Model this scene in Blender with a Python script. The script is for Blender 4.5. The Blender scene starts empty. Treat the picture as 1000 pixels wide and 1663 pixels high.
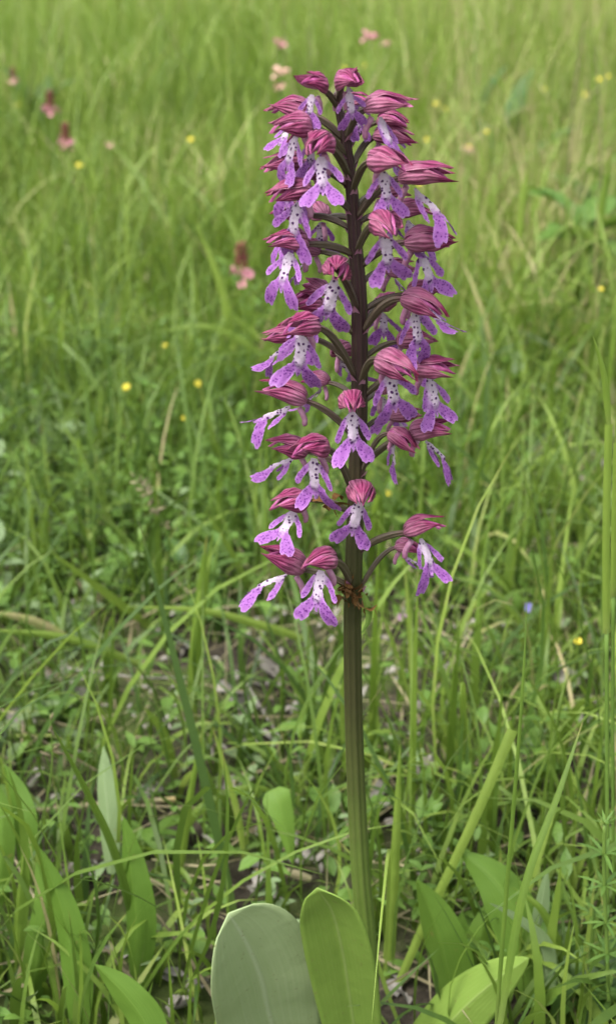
import bpy, math, random
import numpy as np
from mathutils import Vector, Matrix, geometry

random.seed(11)
rng = np.random.default_rng(11)
R = math.radians
scene = bpy.context.scene
COL = scene.collection

# ------------------------------------------------------------------ camera
CAM_D, CAM_H, PITCH = 0.45, 0.47, R(25.0)
VFOV = R(40.0)
cam_data = bpy.data.cameras.new('camera')
cam = bpy.data.objects.new('camera', cam_data)
COL.objects.link(cam)
cam.location = (0, -CAM_D, CAM_H)
cam.rotation_euler = (math.pi / 2 - PITCH, 0, 0)
cam_data.sensor_fit = 'VERTICAL'
cam_data.sensor_height = 36.0
cam_data.lens = 18.0 / math.tan(VFOV / 2)
cam_data.clip_start = 0.02
cam_data.clip_end = 400
cam_data.dof.use_dof = True
cam_data.dof.focus_distance = 0.472
cam_data.dof.aperture_fstop = 14.5
scene.camera = cam

# ------------------------------------------------------------------ sky, sun, exposure
SUN_EL = R(64)
world = bpy.data.worlds.new('World')
scene.world = world
world.use_nodes = True
wn = world.node_tree
bg = wn.nodes['Background']
sky = wn.nodes.new('ShaderNodeTexSky')
sky.sky_type = 'NISHITA'
sky.sun_disc = False
sky.sun_elevation = SUN_EL
sky.dust_density = 4.0
sky.air_density = 1.0
hs = wn.nodes.new('ShaderNodeHueSaturation')
hs.inputs['Saturation'].default_value = 0.22
wn.links.new(sky.outputs['Color'], hs.inputs['Color'])
wn.links.new(hs.outputs['Color'], bg.inputs['Color'])
bg.inputs['Strength'].default_value = 0.095

sun_dir = Vector((-0.35, -0.30, 0.0)).normalized() * math.cos(SUN_EL) + Vector((0, 0, math.sin(SUN_EL)))
sd = bpy.data.lights.new('sun', 'SUN')
sd.energy = 1.5
sd.angle = R(26)
sd.color = (1.0, 0.96, 0.88)
sun = bpy.data.objects.new('sun', sd)
COL.objects.link(sun)
sun.rotation_euler = sun_dir.to_track_quat('Z', 'Y').to_euler()
sky.sun_rotation = math.atan2(sun_dir.x, sun_dir.y)

scene.view_settings.view_transform = 'Standard'
scene.view_settings.look = 'None'
scene.view_settings.gamma = 1.0
scene.view_settings.use_curve_mapping = False
scene.view_settings.exposure = 2.0
scene.render.engine = 'CYCLES'
scene.cycles.use_denoising = True
scene.cycles.max_bounces = 10
scene.cycles.transmission_bounces = 8
scene.cycles.diffuse_bounces = 5

# ------------------------------------------------------------------ photograph pixel -> place
FPX = 831.5 / math.tan(VFOV / 2)
CP, SP = math.cos(PITCH), math.sin(PITCH)
def ray(px, py):
    a, b = (px - 500) / FPX, (831.5 - py) / FPX
    return Vector((a, CP + b * SP, -SP + b * CP))
def at_y(px, py, y):
    r = ray(px, py)
    return Vector((0, -CAM_D, CAM_H)) + r * ((y + CAM_D) / r.y)
def at_z(px, py, z=0.0):
    r = ray(px, py)
    return Vector((0, -CAM_D, CAM_H)) + r * ((z - CAM_H) / r.z)

# ------------------------------------------------------------------ materials
def new_mat(name):
    m = bpy.data.materials.new(name)
    m.use_nodes = True
    nt = m.node_tree
    nt.nodes.clear()
    return m, nt
class NT:
    def __init__(s, nt): s.nt = nt
    def n(s, t, **kw):
        nd = s.nt.nodes.new(t)
        for k, v in kw.items():
            if k == 'inp':
                for a, b in v.items():
                    nd.inputs[a].default_value = b
            else: setattr(nd, k, v)
        return nd
    def l(s, a, b): s.nt.links.new(a, b)
    def math(s, op, a, b=None, clamp=False):
        nd = s.nt.nodes.new('ShaderNodeMath'); nd.operation = op; nd.use_clamp = clamp
        for i, v in enumerate((a, b)):
            if v is None: continue
            if isinstance(v, (int, float)): nd.inputs[i].default_value = v
            else: s.l(v, nd.inputs[i])
        return nd.outputs[0]
    def smooth(s, v, lo, hi):
        nd = s.nt.nodes.new('ShaderNodeMapRange'); nd.interpolation_type = 'SMOOTHSTEP'
        s.l(v, nd.inputs['Value']); nd.inputs['From Min'].default_value = lo; nd.inputs['From Max'].default_value = hi
        return nd.outputs['Result']
    def mix(s, f, a, b, blend='MIX'):
        nd = s.nt.nodes.new('ShaderNodeMix'); nd.data_type = 'RGBA'; nd.blend_type = blend
        if isinstance(f, (int, float)): nd.inputs[0].default_value = f
        else: s.l(f, nd.inputs[0])
        for i, v in ((6, a), (7, b)):
            if isinstance(v, tuple): nd.inputs[i].default_value = (*v, 1) if len(v) == 3 else v
            else: s.l(v, nd.inputs[i])
        return nd.outputs[2]
    def noise(s, vec, scale, detail=3, rough=0.6):
        nd = s.nt.nodes.new('ShaderNodeTexNoise'); nd.inputs['Scale'].default_value = scale
        nd.inputs['Detail'].default_value = detail; nd.inputs['Roughness'].default_value = rough
        if vec is not None: s.l(vec, nd.inputs['Vector'])
        return nd.outputs['Fac']
    def ramp(s, f, stops):
        nd = s.nt.nodes.new('ShaderNodeValToRGB'); e = nd.color_ramp.elements
        while len(e) < len(stops): e.new(0.5)
        for el, (p, c) in zip(e, stops): el.position = p; el.color = (*c, 1)
        s.l(f, nd.inputs[0]); return nd.outputs[0]
    def finish(s, color, rough=0.5, transl=0.3, tcol=None, spec=0.4, bump=None, bstr=0.3, bdist=0.0005, sheen=0):
        p = s.n('ShaderNodeBsdfPrincipled', inp={'Roughness': rough, 'Specular IOR Level': spec})
        out = s.n('ShaderNodeOutputMaterial')
        if isinstance(color, tuple): p.inputs['Base Color'].default_value = (*color, 1)
        else: s.l(color, p.inputs['Base Color'])
        if sheen: p.inputs['Sheen Weight'].default_value = sheen
        if bump is not None:
            b = s.n('ShaderNodeBump', inp={'Strength': bstr, 'Distance': bdist})
            s.l(bump, b.inputs['Height']); s.l(b.outputs[0], p.inputs['Normal'])
        if transl > 0:
            t = s.n('ShaderNodeBsdfTranslucent')
            c = tcol if tcol is not None else color
            if isinstance(c, tuple): t.inputs[0].default_value = (*c, 1)
            else: s.l(c, t.inputs[0])
            mx = s.n('ShaderNodeMixShader'); mx.inputs[0].default_value = transl
            s.l(p.outputs[0], mx.inputs[1]); s.l(t.outputs[0], mx.inputs[2]); s.l(mx.outputs[0], out.inputs[0])
        else: s.l(p.outputs[0], out.inputs[0])

def uv_split(t):
    uv = t.n('ShaderNodeUVMap')
    sx = t.n('ShaderNodeSeparateXYZ'); t.l(uv.outputs[0], sx.inputs[0])
    return uv.outputs[0], sx.outputs[0], sx.outputs[1]

def mat_grass(name, stops, transl=0.38, rough=0.42):
    m, nt = new_mat(name); t = NT(nt)
    at = t.n('ShaderNodeAttribute', attribute_name='tint')
    uv, u, v = uv_split(t)
    geo = t.n('ShaderNodeNewGeometry')
    nz = t.noise(geo.outputs['Position'], 90, 3)
    f = t.math('ADD', at.outputs['Fac'], t.math('MULTIPLY', t.math('SUBTRACT', nz, 0.5), 0.22), True)
    c = t.ramp(f, stops)
    # paler leaf sheath low on the blade, dry tip on some blades
    c = t.mix(t.math('MULTIPLY', t.smooth(v, 0.18, 0.0), 0.35), c, (0.20, 0.22, 0.075))
    tip = t.math('MULTIPLY', t.smooth(v, 0.86, 1.0), t.smooth(t.noise(geo.outputs['Position'], 14, 1), 0.52, 0.6))
    c = t.mix(t.math('MULTIPLY', tip, 0.7), c, (0.30, 0.22, 0.08))
    veins = t.math('SINE', t.math('MULTIPLY', u, 30.0))
    c = t.mix(t.math('MULTIPLY', t.smooth(veins, -0.2, 1.0), 0.10), c, (0.22, 0.30, 0.10))
    tc = t.mix(0.35, c, (0.26, 0.42, 0.04))
    t.finish(c, rough, transl, tc, 0.35, veins, 0.25, 0.0003)
    return m
G_STOPS = [(0.0, (0.018, 0.044, 0.010)), (0.28, (0.045, 0.092, 0.016)), (0.6, (0.112, 0.182, 0.023)),
           (0.86, (0.225, 0.315, 0.055)), (0.93, (0.29, 0.32, 0.10)), (1.0, (0.36, 0.30, 0.16))]
M_grass = mat_grass('grass_blades', G_STOPS)
M_straw = mat_grass('dry_straw', [(0, (0.08, 0.062, 0.036)), (0.5, (0.17, 0.14, 0.08)), (1, (0.30, 0.26, 0.16))], 0.15, 0.6)

def mat_leaf(name, a, b, veincol, transl=0.32, rough=0.48, nerve='pinnate', rnd=True, spec=0.3):
    m, nt = new_mat(name); t = NT(nt)
    uv, u, v = uv_split(t)
    oi = t.n('ShaderNodeObjectInfo'); at = t.n('ShaderNodeAttribute', attribute_name='tint')
    geo = t.n('ShaderNodeNewGeometry')
    nz = t.noise(geo.outputs['Position'], 60, 4)
    f = t.math('ADD', t.math('MULTIPLY', nz, 0.5), t.math('ADD', t.math('MULTIPLY', oi.outputs['Random'], 0.45 if rnd else 0.0),
               t.math('MULTIPLY', at.outputs['Fac'], 0.5)), True)
    c = t.mix(f, a, b)
    au = t.math('ABSOLUTE', u)
    if nerve == 'pinnate':
        w = t.math('SINE', t.math('MULTIPLY', t.math('SUBTRACT', v, t.math('MULTIPLY', au, 0.28)), 52.0))
        side = t.smooth(w, 0.80, 1.0)
        mid = t.smooth(au, 0.09, 0.02)
        vn = t.math('MAXIMUM', t.math('MULTIPLY', side, 0.35), mid)
    else:
        mp = t.n('ShaderNodeMapping', inp={'Scale': (9.0, 0.7, 1.0)}); t.l(uv, mp.inputs['Vector'])
        sn = t.noise(mp.outputs[0], 1.5, 4)
        w = t.math('SINE', t.math('MULTIPLY', t.math('ADD', u, t.math('MULTIPLY', sn, 0.12)), 44.0))
        f = t.math('ADD', f, t.math('MULTIPLY', t.math('SUBTRACT', sn, 0.5), 0.9), True)
        c = t.mix(f, a, b)
        vn = t.math('MAXIMUM', t.math('MULTIPLY', t.smooth(w, 0.2, 1.0), t.math('MULTIPLY', sn, 0.22)), t.math('MULTIPLY', t.smooth(au, 0.06, 0.01), 0.7))
    c = t.mix(t.math('MULTIPLY', vn, 0.55), c, veincol)
    hole = 0.0 if not rnd else t.smooth(t.noise(geo.outputs['Position'], 140, 2), 0.70, 0.76)
    if rnd: c = t.mix(t.math('MULTIPLY', hole, 0.5), c, (0.20, 0.16, 0.05))
    tc = t.mix(0.3, c, (0.30, 0.42, 0.04))
    if not rnd:
        cr = t.noise(geo.outputs['Position'], 38, 3)
        c = t.mix(t.math('MULTIPLY', t.smooth(au, 0.07, 0.0), 0.5), c, veincol)
        c = t.mix(t.math('MULTIPLY', t.smooth(t.noise(geo.outputs['Position'], 420, 2), 0.66, 0.72), 0.45), c, (0.16, 0.13, 0.05))
        nz = t.math('ADD', nz, t.math('MULTIPLY', cr, 2.5))
    t.finish(c, rough, transl, tc, spec, t.math('ADD', vn, nz), 0.4, 0.0008)
    return m
M_herb = mat_leaf('herb_leaf', (0.050, 0.115, 0.020), (0.120, 0.215, 0.036), (0.17, 0.27, 0.07))
M_herb_dark = mat_leaf('dark_herb_leaf', (0.030, 0.075, 0.018), (0.062, 0.130, 0.028), (0.11, 0.19, 0.06), 0.25)
M_herb_grey = mat_leaf('greyish_herb_leaf', (0.11, 0.17, 0.075), (0.18, 0.25, 0.115), (0.24, 0.31, 0.17), 0.25, 0.6)
M_plantain = mat_leaf('ribbed_broad_leaf', (0.058, 0.125, 0.016), (0.110, 0.20, 0.028), (0.15, 0.25, 0.045), 0.33, 0.5, 'parallel')
M_orch_leaf = mat_leaf('orchid_leaf', (0.135, 0.23, 0.036), (0.20, 0.295, 0.058), (0.25, 0.33, 0.10), 0.28, 0.50, 'parallel', False)
M_orch_pale = mat_leaf('orchid_leaf_pale', (0.25, 0.335, 0.145), (0.345, 0.42, 0.23), (0.41, 0.48, 0.30), 0.22, 0.5, 'parallel', False)
M_stalk = mat_leaf('green_stalk', (0.075, 0.15, 0.022), (0.13, 0.21, 0.04), (0.15, 0.23, 0.06), 0.15, 0.5, 'parallel')

def mat_soil():
    m, nt = new_mat('meadow_soil'); t = NT(nt)
    geo = t.n('ShaderNodeNewGeometry'); P = geo.outputs['Position']
    n1, n2, n3 = t.noise(P, 9, 6), t.noise(P, 130, 5, 0.7), t.noise(P, 1.3, 3)
    c = t.ramp(n2, [(0.25, (0.010, 0.008, 0.006)), (0.5, (0.030, 0.025, 0.018)), (0.75, (0.085, 0.072, 0.054))])
    c = t.mix(t.smooth(n1, 0.44, 0.58), c, t.mix(n2, (0.025, 0.042, 0.010), (0.075, 0.10, 0.026)))
    ln = t.n('ShaderNodeVectorMath', operation='LENGTH'); t.l(P, ln.inputs[0])
    far = t.smooth(ln.outputs['Value'], 0.9, 3.5)
    green = t.mix(n3, (0.060, 0.110, 0.020), (0.13, 0.20, 0.035))
    c = t.mix(far, c, green)
    t.finish(c, 0.95, 0, None, 0.15, n2, 0.9, 0.004)
    return m
M_soil = mat_soil()

def mat_dead(name, a, b):
    m, nt = new_mat(name); t = NT(nt)
    oi = t.n('ShaderNodeObjectInfo'); geo = t.n('ShaderNodeNewGeometry')
    at = t.n('ShaderNodeAttribute', attribute_name='tint')
    nz = t.noise(geo.outputs['Position'], 220, 5, 0.7)
    f = t.math('ADD', t.math('MULTIPLY', nz, 0.6), t.math('MULTIPLY', t.math('ADD', oi.outputs['Random'], at.outputs['Fac']), 0.35), True)
    t.finish(t.mix(f, a, b), 0.8, 0.1, None, 0.2, nz, 0.7, 0.0008)
    return m
M_dead = mat_dead('dead_grey_leaf', (0.065, 0.056, 0.046), (0.39, 0.365, 0.335))
M_brown = mat_dead('withered_brown', (0.025, 0.011, 0.004), (0.17, 0.085, 0.025))

def mat_sepal():
    m, nt = new_mat('veined_sepal'); t = NT(nt)
    uv, u, v = uv_split(t)
    oi = t.n('ShaderNodeObjectInfo'); geo = t.n('ShaderNodeNewGeometry')
    tx = t.n('ShaderNodeTexCoord')
    nz = t.noise(tx.outputs['Object'], 420, 4)
    nb = t.noise(tx.outputs['Object'], 130, 2)
    uu = t.math('ADD', u, t.math('MULTIPLY', t.math('SUBTRACT', nz, 0.5), 0.22))
    w = t.math('COSINE', t.math('MULTIPLY', uu, 13.5))
    mp = t.n('ShaderNodeMapping', inp={'Scale': (3.6, 1.0, 1.0)}); t.l(uv, mp.inputs['Vector'])
    ad = t.n('ShaderNodeVectorMath', operation='ADD'); t.l(mp.outputs[0], ad.inputs[0])
    cx = t.n('ShaderNodeCombineXYZ'); t.l(t.math('MULTIPLY', oi.outputs['Random'], 40.0), cx.inputs[2]); t.l(cx.outputs[0], ad.inputs[1])
    st = t.noise(ad.outputs[0], 1.6, 3)
    vein = t.math('ADD', t.math('MULTIPLY', t.smooth(w, -0.1, 0.7), 0.55), t.math('MULTIPLY', t.smooth(st, 0.42, 0.60), 0.62), True)
    pale = t.mix(t.smooth(v, 0.0, 0.75), (0.43, 0.19, 0.30), (0.33, 0.060, 0.160))
    pale = t.mix(t.math('MULTIPLY', oi.outputs['Random'], 0.5), pale, (0.25, 0.034, 0.11))
    dark = t.mix(t.smooth(nz, 0.3, 0.7), (0.050, 0.001, 0.018), (0.115, 0.002, 0.042))
    k = t.math('MULTIPLY', vein, t.math('ADD', 0.62, t.math('MULTIPLY', t.smooth(v, 0.05, 0.6), 0.36)), True)
    c = t.mix(k, pale, dark)
    tipd = t.smooth(v, 0.78, 1.0)
    c = t.mix(t.math('MULTIPLY', tipd, 0.75), c, (0.15, 0.008, 0.035))
    c = t.mix(t.math('MULTIPLY', t.smooth(nb, 0.48, 0.75), 0.45), c, (0.44, 0.18, 0.27))
    edge = t.smooth(t.math('ABSOLUTE', u), 0.9, 1.0)
    c = t.mix(t.math('MULTIPLY', edge, 0.55), c, (0.58, 0.27, 0.40))
    t.finish(c, 0.5, 0.30, None, 0.22, t.math('ADD', w, nz), 0.45, 0.0003)
    return m
M_sepal = mat_sepal()

def mat_lip():
    m, nt = new_mat('spotted_lip'); t = NT(nt)
    uv, u, v = uv_split(t)
    at = t.n('ShaderNodeAttribute', attribute_name='white')
    oi = t.n('ShaderNodeObjectInfo')
    nz = t.noise(uv, 1.1, 4)
    nf = t.noise(uv, 3.0, 3)
    wm = t.smooth(t.math('ADD', at.outputs['Fac'], t.math('MULTIPLY', t.math('SUBTRACT', nz, 0.5), 0.5)), 0.22, 0.95)
    pur = t.mix(nf, (0.165, 0.040, 0.235), (0.34, 0.14, 0.405))
    pur = t.mix(t.math('MULTIPLY', oi.outputs['Random'], 0.4), pur, (0.28, 0.085, 0.36))
    streak = t.n('ShaderNodeTexVoronoi', feature='F1', inp={'Scale': 1.15, 'Randomness': 1.0}); t.l(uv, streak.inputs['Vector'])
    pur = t.mix(t.math('MULTIPLY', t.smooth(streak.outputs['Distance'], 0.46, 0.22), 0.85), pur, (0.085, 0.006, 0.15))
    rm = t.n('ShaderNodeAttribute', attribute_name='rim')
    pur = t.mix(t.math('MULTIPLY', rm.outputs['Fac'], 0.34), pur, (0.50, 0.31, 0.57))
    c = t.mix(wm, pur, t.mix(nz, (0.40, 0.29, 0.43), (0.60, 0.52, 0.60)))
    # tufts of dark purple papillae on the pale middle
    vo = t.n('ShaderNodeTexVoronoi', feature='F1', inp={'Scale': 0.66, 'Randomness': 0.85}); t.l(uv, vo.outputs[0].node.inputs['Vector'])
    dot = t.math('MULTIPLY', t.smooth(t.math('ADD', vo.outputs['Distance'], t.math('MULTIPLY', t.math('SUBTRACT', nf, 0.5), 0.34)), 0.39, 0.24), t.smooth(at.outputs['Fac'], 0.15, 0.55))
    c = t.mix(t.math('MULTIPLY', dot, 0.96), c, (0.050, 0.003, 0.075))
    t.finish(c, 0.5, 0.22, None, 0.22, t.math('ADD', nf, dot), 0.7, 0.0003)
    return m
M_lip = mat_lip()

def mat_simple(name, a, b, scale=300, rough=0.5, transl=0.15, coord='Object'):
    m, nt = new_mat(name); t = NT(nt)
    tx = t.n('ShaderNodeTexCoord')
    nz = t.noise(tx.outputs[coord], scale, 4)
    t.finish(t.mix(t.smooth(nz, 0.3, 0.7), a, b), rough, transl, None, 0.35, nz, 0.4, 0.0004)
    return m
M_petal = mat_simple('inner_petal', (0.20, 0.02, 0.10), (0.36, 0.09, 0.24))
M_spur = mat_simple('pale_pink_spur', (0.36, 0.13, 0.25), (0.50, 0.27, 0.38))
M_yellow = mat_simple('yellow_petal', (0.55, 0.45, 0.03), (0.66, 0.56, 0.06))
M_pink = mat_simple('pink_petal', (0.42, 0.15, 0.20), (0.54, 0.27, 0.30))
M_pinkpale = mat_simple('pale_pink_petal', (0.55, 0.30, 0.26), (0.66, 0.44, 0.38))
M_darkbud = mat_simple('dark_red_bud', (0.14, 0.035, 0.035), (0.24, 0.08, 0.06))
M_blue = mat_simple('blue_petal', (0.12, 0.12, 0.34), (0.20, 0.19, 0.45))
M_lilac = mat_simple('lilac_petal', (0.28, 0.13, 0.28), (0.40, 0.22, 0.38))

def mat_stem():
    m, nt = new_mat('orchid_stem'); t = NT(nt)
    uv, u, v = uv_split(t)          # v = height along the stem in metres
    tx = t.n('ShaderNodeTexCoord')
    nz = t.noise(tx.outputs['Object'], 160, 5)
    nl = t.noise(tx.outputs['Object'], 40, 3)
    green = t.mix(nz, (0.070, 0.115, 0.018), (0.105, 0.155, 0.030))
    mid = t.mix(nz, (0.026, 0.027, 0.009), (0.047, 0.046, 0.015))
    top = t.mix(nz, (0.022, 0.009, 0.012), (0.050, 0.020, 0.024))
    hv = t.math('ADD', v, t.math('MULTIPLY', t.math('SUBTRACT', nl, 0.5), 0.05))
    c = t.mix(t.smooth(hv, 0.075, 0.19), green, mid)
    c = t.mix(t.smooth(hv, 0.23, 0.34), c, top)
    rib = t.math('COSINE', t.math('MULTIPLY', u, 2 * math.pi * 9))
    c = t.mix(t.math('MULTIPLY', t.math('MULTIPLY', t.smooth(rib, -0.3, 1.0), t.smooth(nl, 0.35, 0.7)), 0.35), c, t.mix(t.smooth(hv, 0.03, 0.2), (0.12, 0.16, 0.04), (0.060, 0.055, 0.024)))
    t.finish(c, 0.5, 0, None, 0.35, t.math('ADD', nz, rib), 0.35, 0.0006)
    return m
M_stem = mat_stem()
def mat_ovary():
    m, nt = new_mat('flower_stalk'); t = NT(nt)
    uv, u, v = uv_split(t)
    tx = t.n('ShaderNodeTexCoord'); nz = t.noise(tx.outputs['Object'], 300, 3)
    oi = t.n('ShaderNodeObjectInfo')
    a = t.mix(oi.outputs['Random'], (0.045, 0.018, 0.024), (0.062, 0.060, 0.022))
    c = t.mix(nz, a, (0.105, 0.082, 0.055))
    rib = t.math('COSINE', t.math('ADD', t.math('MULTIPLY', u, 2 * math.pi * 4), t.math('MULTIPLY', v, 3.0)))
    c = t.mix(t.math('MULTIPLY', t.smooth(rib, 0.5, 1.0), 0.5), c, (0.16, 0.12, 0.10))
    c = t.mix(t.math('MULTIPLY', t.smooth(v, 0.8, 1.0), 0.5), c, (0.12, 0.02, 0.06))
    t.finish(c, 0.5, 0.05, None, 0.35, t.math('ADD', nz, rib), 0.4, 0.0005)
    return m
M_ovary = mat_ovary()

# ------------------------------------------------------------------ mesh helpers
class MB:
    """collects vertices, faces, one uv per vertex and float attributes; build() links one mesh object"""
    def __init__(s): s.v = []; s.f = []; s.uv = []; s.at = {}
    def add(s, v, f, uv, **at):
        o = len(s.v); s.v += [tuple(p) for p in v]; s.f += [tuple(i + o for i in q) for q in f]; s.uv += list(uv)
        for k in set(list(at) + list(s.at)):
            lst = s.at.setdefault(k, [0.0] * o)
            val = at.get(k, 0.0)
            lst += list(val) if hasattr(val, '__len__') else [val] * len(v)
    def grid(s, rows, uvf=None, **at):
        n, m = len(rows), len(rows[0])
        v = [p for r in rows for p in r]
        f = [(i * m + j, i * m + j + 1, (i + 1) * m + j + 1, (i + 1) * m + j) for i in range(n - 1) for j in range(m - 1)]
        uv = [(2 * j / (m - 1) - 1, i / (n - 1)) for i in range(n) for j in range(m)] if uvf is None else uvf
        s.add(v, f, uv, **at)
    def tube(s, pts, radii, k=8, vs=None, rib=0.0, nrib=0, caps=True, **at):
        pts = [Vector(p) for p in pts]; n = len(pts); v = []; uv = []; f = []
        ref = None
        for i, p in enumerate(pts):
            tg = (pts[min(i + 1, n - 1)] - pts[max(i - 1, 0)]).normalized()
            if ref is None:
                ref = tg.cross(Vector((0.3, 0.9, 0.2))).normalized()
            ref = (ref - tg * ref.dot(tg)).normalized()
            b = tg.cross(ref)
            for j in range(k + 1):
                a = 2 * math.pi * j / k
                rr = radii[i] * (1 + rib * math.cos(nrib * a))
                v.append(p + (ref * math.cos(a) + b * math.sin(a)) * rr)
                uv.append((j / k, vs[i] if vs else i / (n - 1)))
        for i in range(n - 1):
            for j in range(k):
                q = i * (k + 1) + j
                f.append((q, q + 1, q + k + 2, q + k + 1))
        if caps:
            f.append(tuple(range(k - 1, -1, -1)))
            e = (n - 1) * (k + 1)
            f.append(tuple(range(e, e + k)))
        s.add(v, f, uv, **at)
    def mesh(s, name, mat):
        me = bpy.data.meshes.new(name)
        me.from_pydata(s.v, [], s.f)
        ul = me.uv_layers.new(name='UVMap')
        li = np.zeros(len(me.loops), np.int32); me.loops.foreach_get('vertex_index', li)
        ul.data.foreach_set('uv', np.array(s.uv, np.float32)[li].ravel())
        for k, val in s.at.items():
            a = me.attributes.new(k, 'FLOAT', 'POINT'); a.data.foreach_set('value', np.array(val, np.float32))
        me.polygons.foreach_set('use_smooth', [True] * len(me.polygons))
        me.materials.append(mat)
        me.update()
        return me
    def build(s, name, mat, parent=None, loc=None):
        return obj(name, s.mesh(name, mat), parent, loc)
def obj(name, me, parent=None, loc=None):
    o = bpy.data.objects.new(name, me); COL.objects.link(o)
    if parent: o.parent = parent
    if loc is not None: o.location = loc
    return o
def tag(o, label, cat, group=None, kind=None):
    o['label'] = label; o['category'] = cat
    if group: o['group'] = group
    if kind: o['kind'] = kind
    return o
def thing(name, label, cat, loc=(0, 0, 0), group=None, rz=0):
    o = bpy.data.objects.new(name, None); COL.objects.link(o)
    o.location = loc; o.rotation_euler = (0, 0, rz); o.empty_display_size = 0.01
    return tag(o, label, cat, group)
def copy_thing(src, loc, rz=0, sc=1.0, label=None, group=None):
    r = src.copy(); COL.objects.link(r); r.location = loc; r.rotation_euler = (0, 0, rz); r.scale = (sc, sc, sc)
    if label: r['label'] = label
    if group: r['group'] = group
    for ch in list(src.children):
        c = ch.copy(); COL.objects.link(c); c.parent = r
        for g in ch.children:
            d = g.copy(); COL.objects.link(d); d.parent = c
    return r
def fast_mesh(name, mat, co, quads, tris, uv, tint):
    """large numpy mesh"""
    me = bpy.data.meshes.new(name)
    nq, nt = len(quads), len(tris)
    me.vertices.add(len(co)); me.vertices.foreach_set('co', co.astype(np.float32).ravel())
    me.loops.add(nq * 4 + nt * 3); me.polygons.add(nq + nt)
    li = np.concatenate([quads.ravel(), tris.ravel()]).astype(np.int32)
    me.loops.foreach_set('vertex_index', li)
    ls = np.concatenate([np.arange(nq) * 4, nq * 4 + np.arange(nt) * 3]).astype(np.int32)
    me.polygons.foreach_set('loop_start', ls)
    me.polygons.foreach_set('use_smooth', np.ones(nq + nt, bool))
    me.update(calc_edges=True)
    ul = me.uv_layers.new(name='UVMap'); ul.data.foreach_set('uv', uv.astype(np.float32)[li].ravel())
    a = me.attributes.new('tint', 'FLOAT', 'POINT'); a.data.foreach_set('value', tint.astype(np.float32))
    me.materials.append(mat); me.validate()
    return obj(name, me)
_tab = rng.random((64, 64))
def vnoise(x, y, s):
    x = np.asarray(x) * s + 17.3; y = np.asarray(y) * s + 5.1
    xi, yi = np.floor(x).astype(int), np.floor(y).astype(int)
    fx, fy = x - xi, y - yi
    fx, fy = fx * fx * (3 - 2 * fx), fy * fy * (3 - 2 * fy)
    g = lambda a, b: _tab[a % 64, b % 64]
    return (g(xi, yi) * (1 - fx) + g(xi + 1, yi) * fx) * (1 - fy) + (g(xi, yi + 1) * (1 - fx) + g(xi + 1, yi + 1) * fx) * fy
def ground_z(x, y):
    return (vnoise(x, y, 7) - 0.5) * 0.016 + (vnoise(x, y, 1.7) - 0.5) * 0.03 * np.clip((np.asarray(y)) / 1.0, 0, 1)
def gz(x, y): return float(ground_z(np.array([x]), np.array([y]))[0])
def sstep(a, b, x):
    t = np.clip((x - a) / (b - a), 0, 1); return t * t * (3 - 2 * t)

# ------------------------------------------------------------------ ground
def make_ground():
    xs = np.concatenate([-np.geomspace(150, 1.3, 22), np.linspace(-1.2, 1.2, 121), np.geomspace(1.3, 150, 22)])
    ys = np.concatenate([-np.geomspace(60, 0.7, 14), np.linspace(-0.6, 2.4, 151), np.geomspace(2.5, 250, 30)])
    X, Y = np.meshgrid(xs, ys)
    Z = ground_z(X, Y)
    near = (np.abs(X) < 1.2) & (Y > -0.6) & (Y < 2.4)
    Z = Z + np.where(near, (rng.random(X.shape) - 0.5) * 0.005, 0)
    co = np.stack([X, Y, Z], -1).reshape(-1, 3)
    ny, nx = X.shape
    i = np.arange((ny - 1) * nx).reshape(ny - 1, nx)[:, :-1].ravel()
    quads = np.stack([i, i + 1, i + nx + 1, i + nx], -1)
    o = fast_mesh('ground', M_soil, co, quads, np.zeros((0, 3), int), co[:, :2], np.zeros(len(co)))
    o['kind'] = 'structure'
make_ground()

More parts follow.
